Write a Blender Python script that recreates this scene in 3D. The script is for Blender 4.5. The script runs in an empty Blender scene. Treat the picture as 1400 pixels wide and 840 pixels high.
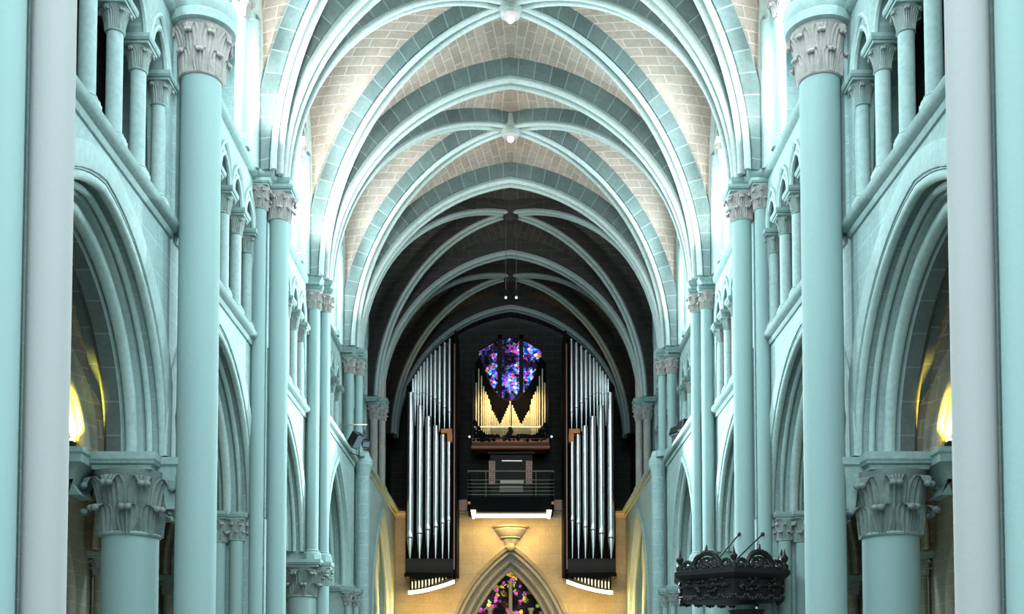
import bpy, bmesh, math, random
from mathutils import Vector, Matrix
random.seed(7)
PI = math.pi
C = bpy.context.scene.collection
L = 5.3            # bay length
E = 1.6            # eye height
TOP = E + 10.05    # top of vault imposts
STR = E + 6.85     # triforium sill
ORD = {1: 'first', 2: 'second', 3: 'third', 4: 'fourth', 5: 'fifth', 6: 'sixth', 7: 'seventh'}
SIDE = {-1: 'left', 1: 'right'}

# ------------------------------------------------------------------ materials
def nodes(name):
    m = bpy.data.materials.new(name); m.use_nodes = True
    nt = m.node_tree; b = nt.nodes['Principled BSDF']
    return m, nt, b
def N(nt, t, **k):
    n = nt.nodes.new(t)
    for a, v in k.items():
        if a in n.inputs: n.inputs[a].default_value = v
        else: setattr(n, a, v)
    return n
def rgba(c): return (c[0], c[1], c[2], 1)
def stone(name, c1, c2, joint, coords='uv', bw=.62, rh=.3, mortar=.008, rough=.85, bump=.25, var=.35):
    """coords: uv | side (y,z) | front (x,z) | drum (z courses) | plain"""
    m, nt, b = nodes(name); ln = nt.links.new
    tc = N(nt, 'ShaderNodeTexCoord')
    geo = N(nt, 'ShaderNodeNewGeometry')
    pos = geo.outputs['Position']
    n1 = N(nt, 'ShaderNodeTexNoise', Scale=1.3, Detail=6.0, Roughness=.6); ln(pos, n1.inputs['Vector'])
    n2 = N(nt, 'ShaderNodeTexNoise', Scale=14.0, Detail=5.0); ln(pos, n2.inputs['Vector'])
    mix = N(nt, 'ShaderNodeMix', data_type='RGBA')
    mr = N(nt, 'ShaderNodeMapRange'); mr.inputs[1].default_value = .3; mr.inputs[2].default_value = .7
    ln(n1.outputs['Fac'], mr.inputs[0]); ln(mr.outputs[0], mix.inputs[0])
    mix.inputs[6].default_value = rgba(c1); mix.inputs[7].default_value = rgba(c2)
    col = mix.outputs[2]
    mul = N(nt, 'ShaderNodeMix', data_type='RGBA', blend_type='MULTIPLY'); mul.inputs[0].default_value = 1
    cr = N(nt, 'ShaderNodeMapRange'); cr.inputs[1].default_value = .3; cr.inputs[2].default_value = .7; cr.inputs[3].default_value = .86; cr.inputs[4].default_value = 1.06
    ln(n2.outputs['Fac'], cr.inputs[0]); ln(col, mul.inputs[6]); ln(cr.outputs[0], mul.inputs[7])
    col = mul.outputs[2]
    hgt = n2.outputs['Fac']
    if coords != 'plain':
        br = N(nt, 'ShaderNodeTexBrick', Scale=1.0)
        br.inputs['Brick Width'].default_value = bw; br.inputs['Row Height'].default_value = rh
        br.inputs['Mortar Size'].default_value = mortar; br.inputs['Mortar Smooth'].default_value = .3
        br.inputs['Bias'].default_value = 0
        br.inputs['Color1'].default_value = (1, 1, 1, 1); v = 1 - var
        br.inputs['Color2'].default_value = (v, v, v, 1); br.inputs['Mortar'].default_value = (1, 1, 1, 1)
        if coords == 'uv':
            ln(tc.outputs['UV'], br.inputs['Vector'])
        else:
            sx = N(nt, 'ShaderNodeSeparateXYZ'); cx = N(nt, 'ShaderNodeCombineXYZ'); ln(pos, sx.inputs[0])
            if coords == 'side': ln(sx.outputs[1], cx.inputs[0]); ln(sx.outputs[2], cx.inputs[1])
            elif coords == 'front': ln(sx.outputs[0], cx.inputs[0]); ln(sx.outputs[2], cx.inputs[1])
            elif coords == 'drum': ln(sx.outputs[2], cx.inputs[1])
            ln(cx.outputs[0], br.inputs['Vector'])
            if coords == 'drum': br.inputs['Brick Width'].default_value = 1000; br.offset = 0
        if coords != 'drum':
            m2 = N(nt, 'ShaderNodeMix', data_type='RGBA', blend_type='MULTIPLY'); m2.inputs[0].default_value = 1
            ln(col, m2.inputs[6]); ln(br.outputs['Color'], m2.inputs[7]); col = m2.outputs[2]
        m3 = N(nt, 'ShaderNodeMix', data_type='RGBA'); ln(br.outputs['Fac'], m3.inputs[0]); ln(col, m3.inputs[6])
        m3.inputs[7].default_value = rgba(joint); col = m3.outputs[2]
    ln(col, b.inputs['Base Color'])
    b.inputs['Roughness'].default_value = rough
    b.inputs['Specular IOR Level'].default_value = .25
    bp = N(nt, 'ShaderNodeBump', Strength=bump, Distance=.02); ln(hgt, bp.inputs['Height']); ln(bp.outputs[0], b.inputs['Normal'])
    return m
def plain(name, c, rough=.5, metal=0., bump=0., sc=20., spec=.5, var=.15):
    m, nt, b = nodes(name); ln = nt.links.new
    geo = N(nt, 'ShaderNodeNewGeometry')
    n = N(nt, 'ShaderNodeTexNoise', Scale=sc, Detail=4.0); ln(geo.outputs['Position'], n.inputs['Vector'])
    mx = N(nt, 'ShaderNodeMix', data_type='RGBA'); ln(n.outputs['Fac'], mx.inputs[0])
    mx.inputs[6].default_value = rgba([x * (1 - var) for x in c]); mx.inputs[7].default_value = rgba([min(1, x * (1 + var)) for x in c])
    ln(mx.outputs[2], b.inputs['Base Color'])
    b.inputs['Roughness'].default_value = rough; b.inputs['Metallic'].default_value = metal
    b.inputs['Specular IOR Level'].default_value = spec
    if bump:
        bp = N(nt, 'ShaderNodeBump', Strength=bump, Distance=.02); ln(n.outputs['Fac'], bp.inputs['Height']); ln(bp.outputs[0], b.inputs['Normal'])
    return m
def emit(name, c, s):
    m, nt, b = nodes(name)
    b.inputs['Base Color'].default_value = rgba(c); b.inputs['Emission Color'].default_value = rgba(c); b.inputs['Emission Strength'].default_value = s
    return m
def glass(name, stops, s, scale, lead=.06):
    m, nt, b = nodes(name); ln = nt.links.new
    geo = N(nt, 'ShaderNodeNewGeometry')
    v = N(nt, 'ShaderNodeTexVoronoi', Scale=scale); ln(geo.outputs['Position'], v.inputs['Vector'])
    sp = N(nt, 'ShaderNodeSeparateColor'); ln(v.outputs['Color'], sp.inputs[0])
    r = N(nt, 'ShaderNodeValToRGB'); ln(sp.outputs[0], r.inputs[0]); r.color_ramp.interpolation = 'CONSTANT'
    el = r.color_ramp.elements
    for i, (p, c) in enumerate(stops):
        e = el[i] if i < 2 else el.new(p)
        e.position = p; e.color = rgba(c)
    e2 = N(nt, 'ShaderNodeTexVoronoi', Scale=scale, feature='DISTANCE_TO_EDGE'); ln(geo.outputs['Position'], e2.inputs['Vector'])
    gt = N(nt, 'ShaderNodeMath', operation='GREATER_THAN'); ln(e2.outputs['Distance'], gt.inputs[0]); gt.inputs[1].default_value = lead
    n = N(nt, 'ShaderNodeTexNoise', Scale=scale * .22, Detail=3.0); ln(geo.outputs['Position'], n.inputs['Vector'])
    mr = N(nt, 'ShaderNodeMapRange'); mr.inputs[1].default_value = .46; mr.inputs[2].default_value = .64; mr.inputs[3].default_value = .03; mr.inputs[4].default_value = s
    ln(n.outputs['Fac'], mr.inputs[0])
    mu = N(nt, 'ShaderNodeMath', operation='MULTIPLY'); ln(gt.outputs[0], mu.inputs[0]); ln(mr.outputs[0], mu.inputs[1])
    ln(r.outputs[0], b.inputs['Emission Color']); ln(mu.outputs[0], b.inputs['Emission Strength'])
    b.inputs['Base Color'].default_value = (.003, .003, .004, 1); b.inputs['Roughness'].default_value = .6; b.inputs['Specular IOR Level'].default_value = .05
    return m

G1, G2 = (.235, .345, .34), (.285, .395, .388)
M = {}
M['wall'] = stone('pale_green_ashlar', G1, G2, (.33, .44, .43), 'side', .85, .42, .008, var=.07)
M['front'] = stone('pale_green_ashlar_front', G1, G2, (.35, .46, .45), 'front', .8, .4, .008, var=.10)
M['shaft'] = stone('pale_green_shaft_stone', (.25, .355, .352), (.305, .405, .40), (.20, .30, .295), 'drum', 1, 1.35, .012)
M['grey_shaft'] = stone('pinkish_grey_shaft_stone', (.17, .19, .195), (.225, .222, .226), (.26, .275, .275), 'drum', 1, .82, .012)
M['mould'] = stone('pale_green_moulding', (.26, .37, .36), (.31, .415, .405), (.4, .6, .6), 'plain')
M['string'] = stone('weathered_green_moulding', (.19, .29, .28), (.24, .34, .33), (.4, .6, .6), 'plain')
M['cap'] = stone('carved_capital_stone', (.20, .275, .265), (.27, .31, .295), (1, 1, 1), 'plain', bump=.5)
M['pinkcap'] = stone('pinkish_capital_stone', (.27, .262, .25), (.34, .325, .31), (1, 1, 1), 'plain', bump=.5)
M['greycap'] = stone('grey_arcade_capital_stone', (.12, .165, .158), (.18, .22, .208), (1, 1, 1), 'plain', bump=.6)
M['roll'] = stone('vault_rib_roll_stone', (.29, .37, .36), (.34, .41, .40), (.35, .45, .44), 'plain')
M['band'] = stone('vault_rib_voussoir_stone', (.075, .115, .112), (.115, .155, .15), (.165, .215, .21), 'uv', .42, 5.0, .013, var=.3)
M['web'] = stone('beige_vault_masonry', (.255, .220, .185), (.35, .30, .255), (.40, .365, .325), 'uv', .62, .235, .012, var=.2)
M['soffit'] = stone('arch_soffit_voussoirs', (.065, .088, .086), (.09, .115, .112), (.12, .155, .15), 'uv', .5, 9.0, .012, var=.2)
M['aisle'] = stone('aisle_masonry', (.20, .215, .17), (.26, .265, .21), (.30, .30, .25), 'side', .7, .34, .01, var=.15)
M['aisleweb'] = stone('aisle_vault_masonry', (.15, .13, .095), (.20, .175, .13), (.25, .22, .17), 'uv', .6, .24, .01, var=.2)
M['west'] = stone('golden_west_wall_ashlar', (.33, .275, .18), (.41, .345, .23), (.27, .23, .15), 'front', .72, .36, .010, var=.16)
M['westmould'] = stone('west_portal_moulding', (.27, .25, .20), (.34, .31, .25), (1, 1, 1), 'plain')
M['dark'] = stone('shade_toned_tower_masonry', (.030, .029, .027), (.045, .043, .040), (.062, .06, .056), 'front', .7, .3, .012, var=.15)  # shade of the organ bay put into the stone colour
M['darkside'] = stone('shade_toned_side_masonry', (.030, .029, .027), (.045, .043, .040), (.062, .06, .056), 'side', .7, .3, .012, var=.15)  # same for side walls: shade painted in as a dark base colour
M['darkweb'] = stone('shade_toned_vault_masonry', (.065, .059, .054), (.09, .083, .075), (.125, .117, .105), 'uv', .62, .235, .012, var=.22)  # copy of the vault stone, darkened in colour for the far bays' shade
M['paving'] = stone('stone_paving', (.20, .22, .20), (.26, .27, .245), (.15, .15, .14), 'uv', 1, 1, .01)
nt = M['paving'].node_tree
M['black'] = plain('black_organ_case', (.005, .005, .005), .8, spec=.08)
M['casewood'] = plain('dark_organ_wood', (.018, .011, .009), .55, sc=6., spec=.2)
M['redwood'] = plain('reddish_organ_wood', (.26, .07, .025), .4, sc=6.)
M['orange'] = plain('orange_wood_bracket', (.75, .20, .03), .45)
M['tin'] = plain('polished_tin_pipe', (.74, .76, .78), .36, 1., sc=3., var=.08)
M['tindark'] = plain('pipe_mouth_shadow', (.05, .05, .055), .5, .5)
M['gold'] = plain('gilded_tin_pipe', (.90, .76, .48), .42, 1., sc=4., var=.1)
M['carve'] = plain('dark_carved_foliage', (.008, .010, .008), .75, sc=30., bump=.5, spec=.08)
M['steel'] = plain('brushed_steel_rail', (.55, .52, .45), .35, 1.)
M['iron'] = plain('black_iron', (.02, .02, .022), .45, .6)
M['oak'] = plain('blackened_carved_oak', (.007, .008, .009), .5, spec=.25, sc=25., bump=.4)
M['jamb'] = plain('ivory_organ_stop', (.65, .60, .5), .4)
M['keys'] = plain('music_desk_paper', (.7, .62, .5), .6)
M['warmtube'] = emit('warm_light_strip', (1, .83, .5), 3.)
M['bulb'] = emit('lamp_glass_lit', (.9, .95, 1), .5)
M['warmbulb'] = emit('warm_lamp_glass', (1, .72, .18), 9.)
M['pane'] = emit('daylit_window_glass', (.75, .93, 1), 1.0)
M['glassbox'] = plain('floodlight_glass', (.15, .2, .25), .1)
M['glass_up'] = glass('blue_stained_glass', [(0, (.02, .05, .6)), (.18, (.10, .35, .9)), (.36, (.35, .05, .65)), (.5, (.55, .75, 1)), (.62, (.7, .1, .5)), (.74, (.03, .02, .05)), (.86, (.1, .5, .8)), (.94, (.8, .12, .03))], .95, 11.0, .05)
M['glass_low'] = glass('pink_stained_glass', [(0, (.01, .01, .015)), (.38, (.75, .10, .45)), (.52, (.02, .01, .02)), (.66, (.75, .50, .05)), (.76, (.8, .4, .55)), (.83, (.02, .02, .03)), (.95, (.35, .5, .12))], .9, 6.5, .05)
M['glass_side'] = glass('red_stained_glass', [(0, (.7, .2, .15)), (.3, (.6, .75, .8)), (.55, (.8, .75, .7)), (.8, (.1, .2, .5))], 1.3, 8.)

# ------------------------------------------------------------------ mesh helpers
class MB:
    def __init__(s): s.v = []; s.f = []; s.uv = []
    def add(s, vs, fs, uvs=None):
        b = len(s.v); s.v += [tuple(p) for p in vs]
        for i, f in enumerate(fs):
            s.f.append([b + j for j in f]); s.uv.append(uvs[i] if uvs else None)
        return s
    def box(s, x0, x1, y0, y1, z0, z1):
        return s.add([(x0,y0,z0),(x1,y0,z0),(x1,y1,z0),(x0,y1,z0),(x0,y0,z1),(x1,y0,z1),(x1,y1,z1),(x0,y1,z1)],
            [(0,3,2,1),(4,5,6,7),(0,1,5,4),(1,2,6,5),(2,3,7,6),(3,0,4,7)])
    def cbox(s, cx, cy, cz, sx, sy, sz): return s.box(cx-sx/2, cx+sx/2, cy-sy/2, cy+sy/2, cz-sz/2, cz+sz/2)
    def slab(s, x0, x1, y0, y1, lay):
        """stack of rectangles: lay = [(grow, z)...]"""
        vs = []; fs = []
        for g, z in lay: vs += [(x0-g,y0-g,z),(x1+g,y0-g,z),(x1+g,y1+g,z),(x0-g,y1+g,z)]
        for i in range(len(lay)-1):
            for j in range(4):
                a = i*4+j; b = i*4+(j+1)%4; fs.append((a, b, b+4, a+4))
        n = len(lay)*4; fs += [(3,2,1,0), (n-4,n-3,n-2,n-1)]
        return s.add(vs, fs)
    def lathe(s, prof, n=24, cx=0, cy=0, cz=0, cap=True):
        vs = []; fs = []
        for r, z in prof:
            for i in range(n):
                a = 2*PI*(i+.5)/n; vs.append((cx+r*math.cos(a), cy+r*math.sin(a), cz+z))
        for k in range(len(prof)-1):
            for i in range(n):
                j = (i+1) % n; fs.append((k*n+i, k*n+j, (k+1)*n+j, (k+1)*n+i))
        if cap: fs += [tuple(range(n-1,-1,-1)), tuple(range((len(prof)-1)*n, len(prof)*n))]
        return s.add(vs, fs)
    def tube(s, p, q, r, n=8, r2=None):
        p = Vector(p); q = Vector(q); d = (q-p).normalized(); a = d.orthogonal().normalized(); b = d.cross(a)
        vs = []; r2 = r if r2 is None else r2
        for c, rr in ((p, r), (q, r2)):
            for i in range(n):
                t = 2*PI*i/n; vs.append(c + a*rr*math.cos(t) + b*rr*math.sin(t))
        fs = [(i, (i+1)%n, n+(i+1)%n, n+i) for i in range(n)] + [tuple(range(n-1,-1,-1)), tuple(range(n,2*n))]
        return s.add(vs, fs)
    def ball(s, c, r, n=8, m=5, sz=(1,1,1)):
        vs = []; fs = []
        for k in range(m+1):
            ph = PI*k/m
            for i in range(n):
                t = 2*PI*i/n; vs.append((c[0]+sz[0]*r*math.sin(ph)*math.cos(t), c[1]+sz[1]*r*math.sin(ph)*math.sin(t), c[2]+sz[2]*r*math.cos(ph)))
        for k in range(m):
            for i in range(n): fs.append((k*n+i, (k+1)*n+i, (k+1)*n+(i+1)%n, k*n+(i+1)%n))
        return s.add(vs, fs)
    def sweep(s, rings, closed=True, caps=True):
        """rings: list of lists of points (equal length) -> skin with uv in metres"""
        n = len(rings[0]); vs = [p for r in rings for p in r]; fs = []; uvs = []
        V = [[Vector(p) for p in r] for r in rings]
        mid = [sum(r, Vector())/n for r in V]
        U = [0]
        for i in range(1, len(rings)): U.append(U[-1] + (mid[i]-mid[i-1]).length)
        W = [0]; k0 = V[len(V)//2]
        for j in range(1, n+1): W.append(W[-1] + (k0[j % n]-k0[j-1]).length)
        for i in range(len(rings)-1):
            for j in range(n if closed else n-1):
                k = (j+1) % n
                fs.append((i*n+j, i*n+k, (i+1)*n+k, (i+1)*n+j))
                uvs.append([(U[i], W[j]), (U[i], W[j+1]), (U[i+1], W[j+1]), (U[i+1], W[j])])
        if closed and caps:
            fs.append(tuple(range(n-1,-1,-1))); uvs.append([(0,0)]*n)
            b = (len(rings)-1)*n; fs.append(tuple(range(b, b+n))); uvs.append([(0,0)]*n)
        return s.add(vs, fs, uvs)
    def prism(s, outline, fn, d0, d1):
        """2D outline (a,z) extruded between depth d0,d1; fn(a,z,d)->point"""
        n = len(outline)
        vs = [fn(a, z, d0) for a, z in outline] + [fn(a, z, d1) for a, z in outline]
        fs = [tuple(range(n)), tuple(range(2*n-1, n-1, -1))] + [(i, (i+1)%n, n+(i+1)%n, n+i) for i in range(n)]
        return s.add(vs, fs)
    def mesh(s, name, mat, ang=38):
        me = bpy.data.meshes.new(name)
        me.from_pydata(s.v, [], s.f)
        if any(s.uv):
            ul = me.uv_layers.new(name='UVMap'); k = 0
            for p, u in zip(me.polygons, s.uv):
                for j in range(p.loop_total):
                    if u: ul.data[p.loop_start+j].uv = u[j]
        bm = bmesh.new(); bm.from_mesh(me)
        big = [f for f in bm.faces if len(f.verts) > 6]
        if big: bmesh.ops.triangulate(bm, faces=big)
        bmesh.ops.recalc_face_normals(bm, faces=bm.faces)
        bm.to_mesh(me); bm.free()
        me.shade_smooth(); me.set_sharp_from_angle(angle=math.radians(ang))
        me.materials.append(M[mat] if isinstance(mat, str) else mat)
        return me
    def build(s, name, mat, parent=None, loc=None, ang=38, label=None):
        o = bpy.data.objects.new(name, s.mesh(name, mat, ang)); C.objects.link(o)
        if parent: o.parent = parent
        if loc: o.location = loc
        if label: o['label'] = label
        return o
def tag(o, label, cat, group=None, kind=None):
    o['label'] = label; o['category'] = cat
    if group: o['group'] = group
    if kind: o['kind'] = kind
    return o
def thing(name, label, cat, loc=(0,0,0), group=None, rz=0):
    o = bpy.data.objects.new(name, None); C.objects.link(o); o.location = loc; o.rotation_euler = (0,0,rz)
    o.empty_display_size = .1
    return tag(o, label, cat, group)
def struct(o, label, cat='wall'):
    o['kind'] = 'structure'; o['label'] = label; o['category'] = cat; return o
def dup(root, loc, rz=0, label=None, group=None):
    r = root.copy(); C.objects.link(r); r.location = loc; r.rotation_euler = (0,0,rz)
    if label: r['label'] = label
    if group: r['group'] = group
    for ch in list(root.children):
        c = ch.copy(); C.objects.link(c); c.parent = r
        for g in list(ch.children):
            d = g.copy(); C.objects.link(d); d.parent = c
    return r

# ------------------------------------------------------------------ arches
def arch_c(A, R_): return (R_*R_ - A*A) / (2*A)          # centre offset for half-span A and rise R_
def arch_pts(A, rise, n=12, x0=0, z0=0, u=0):
    """pointed arch from right springing over the apex to the left springing, offset inwards by u"""
    c = arch_c(A, rise); R = A + c - u
    am = math.acos(max(-1, min(1, c/R)))
    r = [(-c + R*math.cos(am*i/n), R*math.sin(am*i/n)) for i in range(n+1)]
    out = [(x0+x, z0+z) for x, z in r] + [(x0-x, z0+z) for x, z in r[-2::-1]]
    return out
def arch_sweep(mb, A, rise, prof, fn, n=14, z0=0, leg=0., half=None, closed=True):
    """prof [(u inward, v depth)]; fn(x,z,v)->point"""
    c = arch_c(A, rise); rings = []
    ts = [i/n for i in range(n+1)]
    def ring(side, t, dz=0):
        out = []
        for u, v in prof:
            R = A + c - u; am = math.acos(max(-1, min(1, c/R))); a = am*t
            out.append(fn(side*(-c + R*math.cos(a)), z0 + R*math.sin(a) - dz, v))
        return out
    if leg: rings.append(ring(1, 0, leg))
    rings += [ring(1, t) for t in ts]
    rings += [ring(-1, t) for t in ts[-2::-1]]
    if leg: rings.append(ring(-1, 0, leg))
    mb.sweep(rings, closed)
    return mb
def circ(u, v, r, n=10): return [(u + r*math.cos(2*PI*i/n), v + r*math.sin(2*PI*i/n)) for i in range(n)]
def arc(u, v, r, a0, a1, n=5): return [(u + r*math.cos(a0+(a1-a0)*i/n), v + r*math.sin(a0+(a1-a0)*i/n)) for i in range(n+1)]

# ------------------------------------------------------------------ capitals and columns (local: z=0 at astragal)
def capital_mb(r, R, h, n=8, rows=2, seed=0, kind='mid'):
    mb = MB()
    def bell(t): return r*.98 + (R - r)*(.10*t + .90*t**2.4)
    mb.lathe([(bell(i/10), h*i/10) for i in range(11)], 20)
    curl = {'tall': .18, 'small': .34, 'mid': .34, 'big': .42}[kind]
    for row in range(rows):
        low = (row == 0 and rows > 1)
        h1 = h*(.46 if low else .90)
        for k in range(n):
            a = 2*PI*(k + (.5 if row else 0))/n + PI/n*.5
            w = 2*PI*r/n*(1.0 if low else 1.12)
            rings = []; S = 11
            for i in range(S):
                t = i/(S-1)
                if t < .75:
                    q = t/.75; z = h1*q*.96; rad = bell(z/h) + .006 + .05*r*q + (.07*r if low else 0)
                else:
                    q = (t-.75)/.25; z = h1*(.96 + .06*math.sin(q*PI) - .13*q*q); rad = bell(min(1, z/h)) + .006 + r*(.05 + curl*q) + (.07*r if low else 0)
                sh = .62 + .42*math.sin(PI*min(1, t/.8)*.75) if t < .6 else (.62 + .42*math.sin(PI*.5625)) * (1 - ((t-.6)/.4)**1.5*.72)
                ww = w*sh*(rad/r)**.6; th = .045*r + .008
                pts = []
                for uu, dd in ((-.5, -.6), (-.4, .35), (-.3, -.25), (-.19, .9), (-.08, .1), (0, 1.5), (.08, .1), (.19, .9), (.3, -.25), (.4, .35), (.5, -.6), (0, -1.4)):
                    da = uu*ww/rad; pts.append(((rad+dd*th)*math.cos(a+da), (rad+dd*th)*math.sin(a+da), z))
                rings.append(pts)
            mb.sweep(rings, True)
            rr = rad + .02*r; c = Vector((rr*math.cos(a), rr*math.sin(a), z)); tv = Vector((-math.sin(a), math.cos(a), 0))
            q = (.10 if kind == 'tall' else .13)*r + .008
            mb.ball(c + tv*q*.7, q, 7, 5, (1, 1, .8)); mb.ball(c - tv*q*.7, q, 7, 5, (1, 1, .8))
    return mb
def torus_prof(r, t, z): return [(r, z), (r+t*.6, z+t*.15), (r+t, z+t*.7), (r+t*.6, z+t*1.3), (r, z+t*1.45)]
_cap = {}
def cap_mesh(kind, r, R, h, mat):
    k = (kind, round(r, 3), round(R, 3), round(h, 3), mat)
    if k not in _cap:
        n, rows = {'small': (6, 1), 'mid': (8, 2), 'big': (8, 2), 'tall': (8, 2)}[kind]
        _cap[k] = capital_mb(r, R, h, n, rows, 0, kind).mesh('capital', mat, 50)
    return _cap[k]
def use(name, me, parent, loc=(0,0,0), label=None):
    o = bpy.data.objects.new(name, me); C.objects.link(o); o.parent = parent; o.location = loc
    if label: o['label'] = label
    return o
def column(name, label, cat, x, y, z0, ztop, r, cap_h, cap_R, ab, kind='mid', mat='shaft', cmat='cap', group=None, base=True, ab_h=.16, round_ab=False, abmat='string'):
    """ztop = top of abacus"""
    t = thing(name, label, cat, (x, y, z0), group)
    H = ztop - z0; zc = H - ab_h - cap_h
    zb = 0
    if base:
        zb = min(.34, .12 + r*1.1)
        m = MB(); g = r*1.5
        m.lathe([(g*1.12, 0), (g*1.12, zb*.5), (g*1.02, zb*.58)], 8)
        m.lathe([(g, zb*.5), (g*1.02, zb*.62), (g*.9, zb*.74), (r*1.12, zb*.8), (r*1.2, zb*.9), (r, zb)], 24)
        m.build('base', mat, t)
    MB().lathe([(r, zb*.98), (r, zc)], 32).build('shaft', mat, t)
    MB().lathe(torus_prof(r*.99, max(.022, r*.12), zc-.02), 32).build('astragal', abmat if not round_ab else cmat, t)
    use('capital', cap_mesh(kind, r, cap_R, cap_h, cmat), t, (0, 0, zc))
    m = MB(); z = H - ab_h
    if round_ab:
        m.lathe([(cap_R*1.0, z-.02), (cap_R*1.12, z), (cap_R*1.18, z+ab_h*.3), (cap_R*1.06, z+ab_h*.42), (ab*.92, z+ab_h*.5), (ab, z+ab_h*.72), (ab*.97, z+ab_h), (ab*.5, z+ab_h)], 40)
    else:
        m.slab(-ab, ab, -ab, ab, [(-ab*.16, z), (-ab*.14, z+ab_h*.25), (-ab*.05, z+ab_h*.33), (-ab*.03, z+ab_h*.5), (0, z+ab_h*.56), (0, z+ab_h)])
    m.build('abacus', abmat, t)
    return t

# ------------------------------------------------------------------ setting: floor
def rect_uv(mb, x0, x1, y0, y1, z):
    mb.add([(x0,y0,z),(x1,y0,z),(x1,y1,z),(x0,y1,z)], [(0,1,2,3)], [[(x0,y0),(x1,y0),(x1,y1),(x0,y1)]])
mb = MB(); mb.box(-11, 11, -8, 46.2, -.3, -.001); rect_uv(mb, -11, 11, -8, 46.2, 0)
struct(mb.build('floor', 'paving'), 'pale stone paving of the church nave floor', 'floor')

def sfn(s, X):           # side-wall mapping: a=y along nave, z, d=depth away from nave
    return lambda a, z, d: (s*(X + d), a, z)

Y0, YE = 2*L, 7.72*L
HS = E + 3.45     # arcade springing
A1, RI1 = 2.57, 2.86
def edge_profile(k=1.0):
    """profile of arcade orders, (u inwards, v depth)"""
    p = [(-.02, .0), (.0, .0)]
    p += arc(.055, .055, .062, -PI*.9, PI*.45, 7)
    p += [(.0, .13), (-.06, .16), (-.06, .24), (.06, .27)]
    p += arc(.135, .22, .045, -PI*.9, PI*.45, 6)
    p += [(.10, .285), (.19, .30), (.215, .285)]
    p += [(.20, .34), (.20, .37)]
    p += arc(.30, .42, .085, -PI*.9, PI*.45, 8)
    p += [(.25, .52), (.38, .545), (.38, .75)]
    p += [(.30, .80), (.16, .88), (.16, 1.0), (-.02, 1.0)]
    return p

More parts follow.
